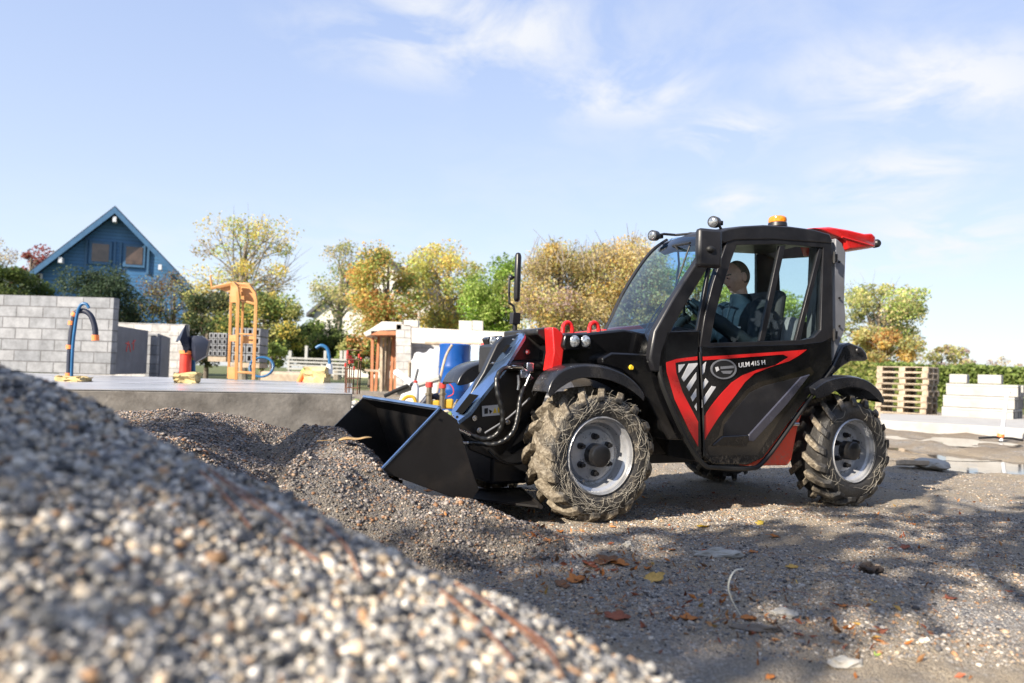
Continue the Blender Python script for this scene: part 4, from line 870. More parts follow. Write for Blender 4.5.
# rebar column with red caps
p = G(353, 394, ZS); rc = empty('rebar_column', 'rusty rebar starter column with red safety caps at the slab corner', 'rebar', p); hgt = .41
for i, (a, c) in enumerate(((-.05, -.05), (.05, -.05), (.05, .05), (-.05, .05), (-.08, .02), (0, 0))):
    MB().cone((a, c, 0), (a*1.1, c, hgt-.03*i), .0055, n=6).build('bar', M['rust'], rc); MB().cone((a*1.1, c, hgt-.03*i-.03), (a*1.1, c, hgt-.03*i+.005), .010, n=8).build('safety_cap', M['red_cap'], rc)
s = MB()
for k in range(5): z = .06+.09*k; s.tube([(-.06, -.06, z), (.06, -.06, z), (.06, .06, z), (-.06, .06, z), (-.06, -.06, z)], .005, 5)
s.build('stirrups', M['rust'], rc)
for k, x in enumerate((345.5, 348.5, 350.5)):
    q = G(x, 388, ZS); o = MB().cone((0, 0, 0), (.01, 0, .42-.03*k), .006, n=6).build('rebar', M['rust'], None, 0, True, q); tag(o, 'single upright rusty bar left of the rebar column', 'rebar', 'upright bars by the rebar column'); MB().cone((.01, 0, .37-.03*k), (.01, 0, .44-.03*k), .018, n=8).build('safety_cap', M['red_cap'], o)

# ------------------------------------------------------------------ middle: unfinished building, props, barrel
BD = 19.5
def wb(x, y, d=BD): return W(x, y, d)
ub = empty('unfinished_building', 'unfinished white block building with a heavy lintel beam over a wide opening', 'building', wb(460, 395))
def ubp(nm, pts, depth, m, bev=.01): return MB().prism([wb(a, c)-ub.location for a, c in pts], (0, depth, 0)).build(nm, M[m], ub, bev)
ubp('lintel', [(411.5, 327.5), (620, 337), (620, 353), (411.5, 343)], .3, 'pale_conc'); ubp('pier', [(396, 324), (411, 325), (411, 393), (396, 393)], .3, 'white_blocks')
ubp('pier', [(404, 320), (418, 320.5), (418, 327.4), (404, 326)], .28, 'pale_conc')
MB().prism([W(404, 338, 21.)-ub.location, W(640, 344, 21.)-ub.location, W(640, 400, 21.)-ub.location, W(404, 400, 21.)-ub.location], (0, .2, 0)).build('rear_wall', M['white_blocks'], ub)
MB().cone(wb(425, 343.2, 19.3)-ub.location, wb(515, 345, 19.3)-ub.location, .045, n=8).build('lintel_shade', M['wood'], ub)  # brown strip put in for the shadow along the lintel's underside
for x0, x1, lb in ((459, 472, 'left white block resting on top of the lintel beam'), (472.5, 483, 'right white block resting on top of the lintel beam')):
    tag(MB().prism([wb(x0, 320.5), wb(x1, 321), wb(x1, 330.6), wb(x0, 330)], (0, .2, 0)).build('loose_block', M['pale_conc'], None, .01), lb, 'block')
po = empty('lean_to', 'rough timber canopy with a pale slab roof propped beside the white building', 'canopy', wb(385, 390))
MB().prism([wb(363, 333)-po.location, wb(372, 328)-po.location, wb(382, 321.5)-po.location, wb(402, 322)-po.location, wb(402, 330)-po.location, wb(380, 331)-po.location, wb(366, 337)-po.location], (0, 1.6, 0)).build('roof', M['pale_conc'], po, .02)
MB().prism([wb(371, 331)-po.location, wb(396, 331)-po.location, wb(396, 335)-po.location, wb(371, 335)-po.location], (0, 1.4, 0)).build('joist', M['timber_red'], po)
for x, m in ((367.5, 'timber_red'), (371, 'timber_red'), (377, 'wood'), (380, 'wood'), (383, 'wood'), (387.5, 'timber_red'), (392, 'timber_red'), (394.5, 'timber_red')):
    MB().box((wb(x, 358).x-po.location.x, random.uniform(.1, 1.2), (wb(x, 334).z+wb(x, 392).z)/2-po.location.z), (.075, .09, wb(x, 334).z-wb(x, 392).z), Matrix.Rotation(random.uniform(-.03, .03), 3, 'Y')).build('prop', M[m], po)
MB().prism([wb(365, 369)-po.location, wb(380, 370)-po.location, wb(380, 372)-po.location, wb(365, 371)-po.location], (0, -.05, 0)).build('rail', M['wood'], po)
# sheeted heap
def lump(name, label, cat, c, r, m, seed=0, n=3, rough=.12, flat=False):
    b = bmesh.new(); bmesh.ops.create_icosphere(b, subdivisions=n, radius=1)
    for v in b.verts:
        k = 1+rough*mnoise.noise(v.co*1.7+Vector((seed, 0, 0)))*2+rough*.5*mnoise.noise(v.co*5+Vector((0, seed, 0))); v.co = Vector((v.co.x*r[0], v.co.y*r[1], v.co.z*r[2]))*k
    me = bpy.data.meshes.new(name); b.to_mesh(me); b.free(); o = link(name, me, m, None, 0, True, c); me.polygons.foreach_set('use_smooth', [not flat]*len(me.polygons)); return tag(o, label, cat)
q = W(428, 376, 15.); lump('tarpaulin_heap', 'tall lumpy heap under a white tarpaulin beside the blue barrel', 'tarpaulin', (q.x+.12, 15.1, .3), (.62, .55, 1.12), M['tarp'], 2.3, 5, .13)
p = W(455, 344, 12.5); zb = .2; ba = MB(); r_ = 15.3/F*12.5; h_ = p.z-zb
ba.lathe([(0, 0), (r_*.95, 0), (r_, .03), (r_, h_*.31), (r_*1.03, h_*.33), (r_, h_*.35), (r_, h_*.64), (r_*1.03, h_*.66), (r_, h_*.68), (r_, h_*.96), (r_*1.02, h_*.98), (r_*.94, h_), (0, h_-.01)], 40, 'Z')
tag(ba.build('barrel', M['barrel_blue'], None, 0, True, (p.x, p.y, zb)), 'tall bright blue plastic barrel behind the bucket', 'barrel')
p = W(485, 345, 13.6); ib = empty('water_tank', 'pale bluish plastic tank beside the blue barrel', 'tank', (p.x, p.y+.45, .2)); h_ = p.z-.2
MB().box((0, 0, h_/2), (.62, .8, h_)).build('tank_body', M['ibc'], ib, .06); MB().cone((0, 0, h_), (0, 0, h_+.05), .1, n=16).build('cap', M['red_cap'], ib)
for k in range(4): MB().box((-.3+.2*k, -.415, h_/2), (.02, .02, h_)).build('cage_bar', M['grey_plastic'], ib)
tag(MB().tube(bez([W(452, 345, 12.1), W(446, 356, 12.), W(441, 375, 11.9), W(436, 398, 11.8)], 20), .022, 8).build('pole', M['wood']), 'thin curved wooden pole leaning on the blue barrel', 'pole')
tag(MB().tube(bez([W(443, 384, 8.6), W(448, 383, 8.6), W(453, 388, 8.6), W(453, 394, 8.6), W(447, 397, 8.6)], 20), .006, 6).build('wire_loop', M['red_cap']), 'loop of thin red wire beside the taller capped pipe', 'wire')
for px_, y0, y1, lb in ((428.5, 382, 403, 'dark pipe with a red cap on the left of a pair above the bucket'), (442, 383, 401, 'dark pipe with a red cap on the right of a pair above the bucket')):
    q = W(px_, y1+8, 8.6); cp = empty('capped_pipe', lb, 'pipe', q); hh_ = W(px_, y0, 8.6).z-q.z
    MB().cone((0, 0, 0), (0, 0, hh_-.05), .034, n=14).cone((0, 0, hh_*.55), (0, 0, hh_*.62), .05, n=6).build('pipe', M['brass'], cp); MB().cone((0, 0, hh_-.06), (0, 0, hh_), .043, n=14).build('cap', M['red_cap'], cp)
    MB().box((.06, .03, hh_*.2), (.14, .06, .12)).build('bracket', M['yellow'], cp, .02)
q = W(432, 406, 8.7); tag(MB().tube([q+Vector((-.12, 0, 0)), q+Vector((-.05, 0, .10)), q+Vector((.05, 0, .12)), q+Vector((.1, 0, .02))], .045, 10).build('valve', M['navy_sleeve']), 'dark valve fitting between the two red capped pipes', 'valve')
q = W(409, 402, 8.8); tag(MB().tube(bez([q+Vector((-.08, 0, .01)), q+Vector((-.03, 0, .06)), q+Vector((.05, 0, .06)), q+Vector((.09, 0, -.03))], 12), .022, 6).build('clamp', M['yellow']), 'yellow clamp lying left of the capped pipes', 'clamp')
q = W(415, 404, 9.); bt = empty('bottle', 'white plastic bottle with a red top behind the bucket edge', 'bottle', q); hh_ = W(415, 381, 9.).z-q.z
MB().lathe([(0, 0), (.043, 0), (.046, .02), (.046, hh_*.72), (.02, hh_*.9), (.02, hh_*.95)], 20, 'Z').build('bottle_body', M['trim_white'], bt); MB().cone((0, 0, hh_*.92), (0, 0, hh_*1.02), .024, n=12).build('cap', M['red_cap'], bt)
for (a, c, d, e, r_, m, lb) in ((396, 372, 412, 384, .05, 'trim_white', 'short white pipe lying on the rubble beside the tarpaulin'), (398, 392, 440, 378, .05, 'white_conc', 'long pale plank leaning across the rubble'), (385, 396, 412, 384, .03, 'black_steel', 'dark thin bar on the rubble by the lean to'), (409, 388, 410, 362, .025, 'wood', 'upright wooden stake in front of the tarpaulin heap'), (414, 386, 418, 369, .02, 'grey_plastic', 'bent grey strip standing on the rubble')):
    tag(MB().tube([W(a, c, 11.), W((a+d)/2, (c+e)/2-.6, 10.9), W(d, e, 10.8)], r_, 8).build('scrap_' + ('pipe' if 'pipe' in lb else 'plank' if 'plank' in lb else 'bar' if 'bar' in lb else 'stake' if 'stake' in lb else 'strip'), M[m]), lb, 'scrap')
n = 900; P = np.stack([rng.uniform(-3.4, -.6, n), rng.uniform(8.6, 15., n), np.zeros(n)], -1); P[:, 2] = ground_h(P[:, 0], P[:, 1])+.02
tag(stones('rubble', P, rng.uniform(.02, .09, n), pal(n, [(.6, .58, .54), (.4, .36, .3), (.25, .2, .15), (.5, .4, .26), (.16, .22, .06)], [4, 4, 3, 2, 1.5]), 1), 'rubble and broken pieces strewn behind the slab', 'rubble', kind='stuff')

# ------------------------------------------------------------------ houses
def house(name, label, c, yaw, w, eave, rise, depth, m_wall, m_roof, over=.5, rth=.22, trim=None):
    h = empty(name, label, 'house', c, yaw)
    MB().prism([(-w/2, 0, 0), (w/2, 0, 0), (w/2, 0, eave), (0, 0, eave+rise), (-w/2, 0, eave)], (0, depth, 0)).build('wall', m_wall, h)
    for s_ in (-1, 1):
        k = rise/(w/2); e = Vector((s_*(w/2+over), -over, eave-over*k)); r = Vector((0, -over, eave+rise)); nrm = Vector((0, 0, rth*1.3))
        rf = MB().prism([e+Vector((0, 0, .01)), r+Vector((0, 0, .01)), r+nrm, e+nrm], (0, depth+2*over, 0)).build('roof', m_roof, h)
        if trim: MB().prism([e+Vector((0, -.05, -.12)), r+Vector((0, -.05, -.12)), r+Vector((0, -.05, .24)), e+Vector((0, -.05, .24))], (0, .05, 0)).build('bargeboard', trim, rf)
    return h
pk = W(117, 209, 42.); hw = 118/F*42.; L1 = W(117, 268, 42.); 
hs = house('blue_house', 'blue timber gabled house with two small attic windows', (pk.x, 42., 0), R(22), 8.1, pk.z-.3-4.15, 4.15, 10., M['siding'], M['blue_roof'], .85, .25, M['blue_trim'])
for x0 in (101.5, 131.5):
    a = W(x0, 253.5+.04*(x0-101), 41.9); wn = MB().box((a.x-pk.x, -.08, a.z), (1.15, .12, 1.35)).build('window', M['blue_trim'], hs, .01)
    MB().box((a.x-pk.x, -.145, a.z), (.86, .03, 1.02)).build('pane', M['pane_dark'], wn)
    for s_ in (-1, 1): MB().box((a.x-pk.x+s_*.72, -.06, a.z-.15), (.12, .1, 1.75)).build('trim', M['blue_trim'], wn)
for x_, z_ in ((0, pk.z-.75), (-2.55, pk.z-3.3), (2.45, pk.z-3.3)): MB().box((x_, -.55, z_), (.18, .6, .30)).build('bracket', M['trim_white'], hs)
a = W(41, 284, 41.9); wn = MB().box((a.x-pk.x+.1, -.05, a.z), (1.0, .1, .9)).build('window', M['trim_white'], hs); MB().box((a.x-pk.x+.1, -.11, a.z), (.8, .02, .7)).build('pane', M['pane_dark'], wn)
pk2 = W(380, 258, 60.)
hs2 = house('white_house', 'white rendered house with a steep dark roof behind the trees', (pk2.x, 60., 0), R(-8), 11., pk2.z-4.6, 4.6, 12., M['house_white'], M['roof_dark'], .5, .25)
a = W(345, 300, 59.9); wn = MB().box((a.x-pk2.x, -.05, a.z), (.9, .1, 1.2)).build('window', M['trim_white'], hs2); MB().box((a.x-pk2.x, -.11, a.z), (.7, .02, 1.0)).build('pane', M['pane_dark'], wn)

# ------------------------------------------------------------------ trees
def leafmesh(P, size, cols, name, parent, m=None, Q_=None):
    n = len(P); a = size*rng.uniform(.6, 1.3, n); Q_ = Q_ if Q_ is not None else np.array([[-.5, -.5, 0], [.5, -.42, .12], [.45, .5, -.05], [-.42, .48, .14]])
    V = Q_[None]*np.stack([a, a*rng.uniform(.55, 1., n), a], -1)[:, None, :]; V = np.einsum('nij,nvj->nvi', rand_rot(n), V)+P[:, None, :]
    T_ = np.repeat(cols[:, None, :], 4, 1); return mesh_np(name, V.reshape(-1, 3), np.arange(4*n).reshape(n, 4), T_.reshape(-1, 3), m or M['leaf'], parent)
def tree(name, label, x0, x1, ytop, ybot, D, cols, wts, nleaf, lsize, clumps=26, bare=0., twigs=3, bark='bark', cat='tree', squash=1., fill=.5, group=None, trunk_r=None, whips=0):
    cx = (x0+x1)/2; topz = W(cx, ytop, D).z; botz = W(cx, ybot, D).z; X = W(cx, (ytop+ybot)/2, D).x; base = float(ground_h(X, D))
    if botz < base+.05: botz = base+.05
    rx = (x1-x0)/2/F*D; rz = (topz-botz)/2; cz = (topz+botz)/2
    t = empty(name, label, cat, (X, D, base), 0, group)
    C_ = []; 
    while len(C_) < clumps:
        v = rng.normal(size=3); v /= np.linalg.norm(v); v *= rng.uniform(.2, 1.)**.5
        v *= (1/np.abs(v).max())**.45*.84 if np.abs(v).max() > .05 else 1
        v[2] = v[2] if v[2] > -.85 else -.85
        C_.append(v*[rx*.95, rx*.95*squash, rz*.95]+[0, 0, cz-base])
    C_ = np.array(C_); tr = trunk_r or max(.05, .028*(topz-base)); mb = MB()
    fork = max(.1, (botz-base)+.25*rz*2); sway = rng.normal(0, .06, 2)*rx
    mb.tube([(0, 0, -.1), (sway[0]*.4, sway[1]*.4, fork*.5), (sway[0], sway[1], fork), (sway[0]*.5, sway[1], cz-base+.5*rz)], [tr, tr*.85, tr*.7, tr*.22], 8)
    for c in C_:
        z0 = max(.15*fork, min(c[2]*.55, cz-base)) if c[2] > fork*1.3 and False else min(c[2]*.8, fork*rng.uniform(.6, 1.5)); p0 = Vector((sway[0]*.8, sway[1]*.8, z0)); c_ = Vector(c); mid = p0.lerp(c_, .5)+Vector((0, 0, .08*rz))+Vector(rng.normal(0, .05*rx, 3))
        mb.tube([p0, mid, c_], [tr*.27, tr*.15, tr*.05], 5)
        for k in range(twigs):
            d = Vector(rng.normal(size=3)); d.z += .5; d += (c_-Vector((0, 0, cz-base))).normalized()*1.2; d.normalize(); s0 = mid.lerp(c_, rng.uniform(.1, .95)); ln = rng.uniform(.25, .55)*rx
            mb.tube([s0, s0+d*ln*.5+Vector(rng.normal(0, .03*rx, 3)), s0+d*ln], [tr*.07, tr*.045, tr*.02], 4)
    for k in range(whips):
        c = Vector(C_[rng.choice(clumps)]); c.z = max(c.z, cz-base+.45*rz*rng.uniform(.6, 1.4)); d = Vector((rng.normal(0, .35), rng.normal(0, .35), 1)); ln = rng.uniform(.3, .75)*rx*.6
        mb.tube([c, c+d*ln*.5+Vector(rng.normal(0, .03, 3)), c+d*ln], [.022, .015, .008], 4)
    mb.build('trunk', M[bark], t)
    nleaf = int(nleaf*1.5); lsize = lsize*.78; n = nleaf; idx = rng.choice(clumps, n); cl = rng.uniform(.5, 1.4, clumps)*max(rx*.30, .21*rz+.12*rx)
    nb = int(bare*clumps); idx = np.where(idx < nb, rng.choice(np.arange(nb, clumps), n), idx) if nb else idx
    off = rng.normal(size=(n, 3)); off /= np.linalg.norm(off, axis=1)[:, None]; off *= (rng.uniform(.15, 1.15, n)**fill)[:, None]
    P = C_[idx]+off*cl[idx][:, None]*np.array([1, 1, .8]); P[:, 2] = np.maximum(P[:, 2], .02)
    tone = rng.normal(1, .16, clumps)[idx][:, None]; mixk = rng.choice(len(cols), clumps, p=np.array(wts)/sum(wts))
    own = rng.random(n) < .55; ci = np.where(own, mixk[idx], rng.choice(len(cols), n, p=np.array(wts)/sum(wts)))
    leafmesh(P, lsize, np.clip(1.4*np.array(cols)[ci]*tone*(1+rng.normal(0, .14, (n, 1))), .01, .8), 'crown', t); return t
YEL = (.55, .43, .11); GOLD = (.46, .31, .09); ORG = (.40, .20, .07); GRN = (.15, .20, .055); LGR = (.29, .36, .10); OLV = (.34, .33, .12); DKG = (.04, .06, .025); TAN = (.46, .375, .19); PUR = (.27, .20, .19); RED = (.25, .06, .05); BRN = (.16, .10, .05)
tree('birch_tree', 'tall thin birch with sparse yellow leaves behind the orange frame', 190, 306, 214, 322, 35., [YEL, GOLD, LGR], [5, 2, 2], 4200, .10, 46, .4, 7, 'pale_bark')
tree('ash_tree', 'sparse grey green ash tree in front of the white house', 312, 370, 236, 326, 44., [OLV, GRN, TAN], [3, 2, 2], 2600, .12, 30, .15, 5, 'pale_bark')
tree('maple_tree', 'green and orange maple left of the yellow tree', 352, 420, 236, 356, 30., [LGR, OLV, ORG, GOLD], [4, 3, 2, 2], 12000, .10, 44, 0, 3)
tree('lime_tree', 'rounded yellow lime tree with gaps showing the sky', 402, 488, 231, 342, 33., [YEL, LGR, GOLD, OLV], [4, 3, 2, 2], 9500, .10, 46, .05, 4, 'pale_bark')
tree('willow_tree', 'bright green bushy tree behind the tall front mirror', 464, 532, 255, 350, 30., [LGR, (.16, .26, .04)], [4, 3], 12000, .10, 40, 0, 2)
tree('hornbeam_tree', 'broad tan and olive tree with purple bare twigs on top, left half of the mass', 510, 615, 240, 356, 28., [TAN, OLV, GOLD, PUR, LGR], [5, 4, 1.5, 1, 1], 22000, .08, 64, .05, 7, 'pale_bark', whips=160)
tree('hornbeam_tree', 'broad tan and golden tree behind the windscreen edge, right half of the mass', 565, 672, 236, 356, 29., [TAN, OLV, GOLD, PUR, ORG], [5, 4, 2, 1, .8], 22000, .08, 64, .05, 7, 'pale_bark', whips=150)
tree('maple_tree', 'orange leaved tree beside the front work lamp', 628, 668, 240, 330, 33., [GOLD, ORG, YEL], [3, 2, 2], 3500, .12, 18, 0, 2)
tree('alder_tree', 'green tree seen through the windscreen', 650, 740, 256, 365, 32., [GRN, LGR, OLV], [3, 3, 2], 12000, .10, 40, 0, 3)
tree('alder_tree', 'small green tree seen through the rear of the door window', 752, 816, 292, 376, 36., [GRN, LGR], [3, 2], 5500, .10, 26, 0, 2)
tree('alder_tree', 'small green tree seen through the rear quarter of the cab', 800, 836, 305, 372, 36., [GRN, OLV, LGR], [3, 2, 2], 3500, .12, 18, 0, 2)
tree('oak_tree', 'rounded olive oak with sky showing through, right of the cab', 832, 932, 279, 360, 40., [OLV, LGR, GRN, TAN], [4, 3, 2, 2], 9500, .12, 48, 0, 4)
tree('beech_bush', 'orange brown bush under the olive oak', 852, 912, 328, 372, 36., [GOLD, OLV, TAN, ORG], [3, 3, 2, 1], 5000, .13, 20, 0, 2, cat='bush')
tree('small_tree', 'small distant green and brown tree above the hedge', 916, 968, 344, 376, 46., [OLV, TAN, GRN, PUR], [3, 2, 2, 2], 1500, .15, 16, .1, 4)
tree('distant_tree', 'faint bare tree right of the small tree above the hedge', 992, 1022, 356, 378, 60., [TAN, PUR], [1, 1], 250, .15, 10, .4, 4)
tree('conifer_bush', 'dark spreading conifer in front of the blue house', 50, 146, 266, 352, 36., [(.035, .055, .03), (.05, .075, .045), DKG], [3, 2, 2], 15000, .10, 60, 0, 1, cat='bush')
tree('laurel_bush', 'dark glossy laurel at the left end of the block wall', -26, 46, 260, 335, 30., [DKG, (.05, .08, .02), (.09, .12, .03)], [3, 3, 2], 11000, .10, 46, 0, 1, cat='bush')
tree('cherry_tree', 'reddish tree peeping over the laurel left of the blue house', 8, 52, 244, 300, 48., [RED, PUR, BRN], [3, 2, 1], 2600, .16, 18, .1, 3)
tree('grey_tree', 'pale bare tree at the left edge beyond the laurel', -25, 14, 226, 300, 52., [TAN, PUR], [1, 1], 600, .14, 14, .3, 5)
tree('thorn_bush', 'bare brown thicket at the right foot of the blue house', 138, 206, 270, 352, 37., [BRN, OLV, DKG], [3, 2, 3], 5600, .09, 36, .1, 7, cat='bush')
tree('holly_bush', 'dark evergreen bush behind the black wrapped conduit', 176, 240, 286, 368, 31., [DKG, (.05, .06, .03), BRN, OLV], [4, 3, 1, 1], 10000, .10, 40, 0, 3, cat='bush')
tree('hazel_bush', 'green and yellow hazel right of the orange frame', 220, 306, 290, 368, 30., [GRN, DKG, OLV, YEL], [4, 3, 2, 1.2], 14000, .10, 50, 0, 3, cat='bush')
tree('elder_bush', 'mid green elder in front of the white house', 288, 352, 320, 368, 33., [DKG, GRN, (.07, .09, .03)], [4, 3, 3], 11000, .10, 42, 0, 3, cat='bush')
tree('young_shrub', 'low bright green shrub beside the orange frame', 258, 288, 343, 368, 24., [LGR, GRN], [3, 2], 1800, .10, 10, 0, 1, cat='bush')
tree('garden_shrub', 'low dark shrub under the yellow tree behind the lean to', 340, 400, 335, 372, 27., [GRN, DKG, OLV, ORG], [3, 3, 2, 1], 5000, .11, 20, 0, 1, cat='bush')
# hedge
ha, hb_ = W(872, 364.5, 30.), W(1060, 366.5, 30.); n = 22000
P = np.stack([rng.uniform(ha.x-.3, hb_.x+6, n), 30+rng.uniform(0, 1.2, n), rng.uniform(0, 1, n)], -1); top_ = ha.z+.10*wob(P[:, 0], P[:, 1], 1.3, 2.)+rng.normal(0, .04, n); bias = rng.random(n)
P[:, 1] = np.where(bias < .6, 30+rng.uniform(-.1, .12, n), P[:, 1]); P[:, 2] = np.where(bias > .75, 1, P[:, 2])*top_
he = empty('hedge', 'long clipped green hedge behind the pallets', 'hedge', (0, 0, 0))
leafmesh(P, .12, pal(n, [(.20, .27, .07), (.28, .34, .10), (.12, .17, .045)], [3, 3, 2], .2), 'foliage', he)
MB().box(((ha.x+hb_.x+6)/2, 30.6, ha.z*.46), (hb_.x-ha.x+5.6, .8, ha.z*.92)).build('stems', mat('hedge_core', (.03, .045, .015), .9), he)
bkm = mat('bank_grass', (.20, .21, .07), .9, var=.4, scale=3, bmp=.6)
xs = np.arange(3., 24, .3); ys = np.arange(19.5, 30, .3)
tag(sheet('grass_bank', xs, ys, lambda x, y: -.2+2.0*sst(23.5, 28.5, y)*sst(15.8, 13.2, x)*sst(6, 9, x)+.05*wob(x, y, 2., 3.)+.0*x, bkm), kind='structure')

n = 9000; X_ = rng.uniform(7, 16.5, n); Y_ = rng.uniform(23., 29., n); bank_h = lambda x, y: -.2+2.0*sst(23.5, 28.5, y)*sst(15.8, 13.2, x)*sst(6, 9, x)
tag(leafmesh(np.stack([X_, Y_, bank_h(X_, Y_)+.04+rng.uniform(0, .12, n)], -1), .13, pal(n, [(.22, .26, .06), (.32, .30, .10), (.13, .18, .04)], [3, 2, 2], .25), 'bank_grass', None), 'rough pale green grass on the bank beyond the cab', 'grass', kind='stuff')
# ------------------------------------------------------------------ right side: pallets, channels, kerb, puddle
gz = lambda x, y: float(ground_h(x, y))
sp_ = G(900, 419.5, .03); yw = R(-47); pc = Vector((sp_.x+.42, sp_.y+.45, 0))
def pallet_mesh():
    b = MB()
    for k in range(6): b.box((0, -.33+.132*k, .133), (1.2, .10, .022))
    for y in (-.35, 0, .35):
        b.box((0, y, .011), (1.2, .10, .022))
        for x in (-.53, 0, .53): b.box((x, y, .062), (.14, .10, .078))
    for x in (-.53, 0, .53): b.box((x, 0, .111), (.14, .8, .020))
    return b
NP = 9; proto = pallet_mesh().build('pallet', M['wood'], None, .004)
order = ['lowest', 'second from the bottom', 'third from the bottom', 'fourth from the bottom', 'middle', 'fourth from the top', 'third from the top', 'second from the top', 'topmost']
order = ['lowest', 'second lowest', 'third lowest', 'fourth lowest', 'middle', 'fourth highest', 'third highest', 'second highest', 'topmost']
for k in range(NP):
    o = proto if k == 0 else proto.copy()
    if k: COL.objects.link(o)
    o.location = (pc.x+random.uniform(-.03, .03), pc.y+random.uniform(-.03, .03), gz(pc.x, pc.y)+.01+.146*k); o.rotation_euler = (0, 0, yw+random.uniform(-.03, .03))
    tag(o, 'bare wooden pallet, %s in the stack of nine pallets' % order[k], 'pallet', 'wooden pallets in the stack')
rot8 = R(-44); cb = G(943, 422, .03); d_ = Vector((math.cos(rot8), math.sin(rot8), 0)); nrm_ = Vector((-d_.y, d_.x, 0)); cb = Vector((cb.x, cb.y, gz(cb.x, cb.y)))
L_ = 1.42; hh_ = .27; ww_ = .36
def channel():
    b = MB(); out = [(-ww_/2, 0), (ww_/2, 0), (ww_/2, hh_), (-ww_/2, hh_)]
    b.box((L_/2, 0, hh_-.03), (L_, ww_, .06))
    for s_ in (-1, 1): b.box((L_/2, s_*(ww_/2-.035), (hh_-.06)/2), (L_, .07, hh_-.061))
    b.box((L_/2, 0, (hh_-.06)/2), (L_-.4, ww_-.145, hh_-.065))
    return b
ch0 = None; rows = [(0, 0, 'bottom row, nearest the viewer'), (0, 1, 'bottom row, middle'), (0, 2, 'bottom row, at the back'), (1, 0, 'middle row, nearest the viewer'), (1, 1, 'middle row, middle'), (1, 2, 'middle row, at the back'), (2, 0, 'top row, in front'), (2, 1.5, 'top row, behind')]
bp_ = empty('pallet', 'low wide pallet carrying the white concrete channels', 'pallet', cb, rot8)
b = MB()
for k in range(3): b.box((L_/2, k*.42, .10), (L_+.1, .12, .03))
for k in range(4): b.box((.1+k*.6, .42, .04), (.12, 1.1, .09))
b.build('deck', M['wood'], bp_, .005)
for r_, c_, lb in rows:
    if ch0 is None: o = ch0 = channel().build('concrete_channel', M['white_conc'], None, .01); v = MB().box((L_-.19, 0, .105), (.01, ww_-.15, hh_-.07)).build('hollow', M['hole_shade'], o); kids = [v]  # dark sheet inside the channel end paints the shade of its opening
    else:
        o = ch0.copy(); COL.objects.link(o); v = kids[0].copy(); COL.objects.link(v); v.parent = o
    jit = random.uniform(-.05, .05)+(.12 if r_ == 2 else 0)
    o.location = cb+d_*(jit*.6)+nrm_*(.05+c_*.42)+Vector((0, 0, .118+r_*(hh_+.008))); o.rotation_euler = (0, 0, rot8)
    tag(o, 'white concrete channel in the stacked pile, ' + lb, 'channel', 'white concrete channels on the pallet')
for u_, wd, lb in ((.17, .36, 'white block on the left end of the channel pile'), (.80, .46, 'white block on the middle of the channel pile')):
    o = MB().box((0, 0, .105), (wd, .3, .21)).build('concrete_block', M['white_conc'], None, .012, True, cb+d_*(u_+.12)+nrm_*.22+Vector((0, 0, .121+3*(hh_+.008)))); o.rotation_euler = (0, 0, rot8+.04); tag(o, lb, 'block')
# kerb strip and loose bits
def strip_px(name, pts, h, m, label, cat, z=.03): 
    poly = [G(a, c, z) for a, c in pts]; poly = [Vector((p.x, p.y, -.2)) for p in poly]; return tag(MB().prism(poly, (0, 0, .2+z+h)).build(name, M[m], None, .01), label, cat)
strip_px('kerb', [(880, 428.5), (975, 434), (1060, 441), (1060, 428), (975, 423), (880, 420)], .16, 'white_conc', 'low pale concrete kerb running below the pallets', 'kerb')
q = G(1001, 441, .03); ms = empty('marker_post', 'leaning white marker post with a black foot below the channels', 'post', q)
MB().tube([(0, 0, 0), (.06, 0, .45), (.10, 0, .78), (.16, .0, .82), (.2, 0, .76)], .028, 10).build('post', M['trim_white'], ms); MB().cone((-.01, 0, .06), (.0, 0, .11), .05, n=10).build('band', M['tape'], ms); MB().tube([(-.3, .1, .03), (-.1, 0, .06), (0, 0, .05), (.15, -.05, .05), (.35, 0, .02)], .02, 6).build('foot', M['black_steel'], ms)
q0, q1 = G(901, 464.5, .06), G(924, 465, .06); o = MB().box((0, 0, 0), ((q1-q0).length, .22, .05)).build('plank', M['wood'], None, .006, True, (q0+q1)/2+Vector((0, 0, .02))); o.rotation_euler = (R(-8), 0, R(-6)); tag(o, 'short pale plank lying in the mud right of the rear wheel', 'plank')
q0 = G(931, 466, .05); tag(lump('stone_slab', 'flat pale stone beside the short plank', 'stone', q0+Vector((0, 0, .02)), (.16, .2, .06), M['stone_pale'], 5))
wm = mat('puddle_water', (.10, .085, .07), .03, var=.1); wm.node_tree.nodes['Principled BSDF'].inputs['Specular IOR Level'].default_value = 1.
for (cx_, cy_, a_, rx_, ry_) in DIPS:
    lv = float(ground_h(cx_, cy_))+a_*.9; rr_ = [Vector((cx_+rx_*1.5*math.cos(t_), cy_+ry_*1.6*math.sin(t_), lv)) for t_ in [2*math.pi*k/32 for k in range(32)]]
    mb = MB(); mb.bm.faces.new([mb.bm.verts.new(p) for p in rr_]); tag(mb.build('puddle', wm), kind='structure')

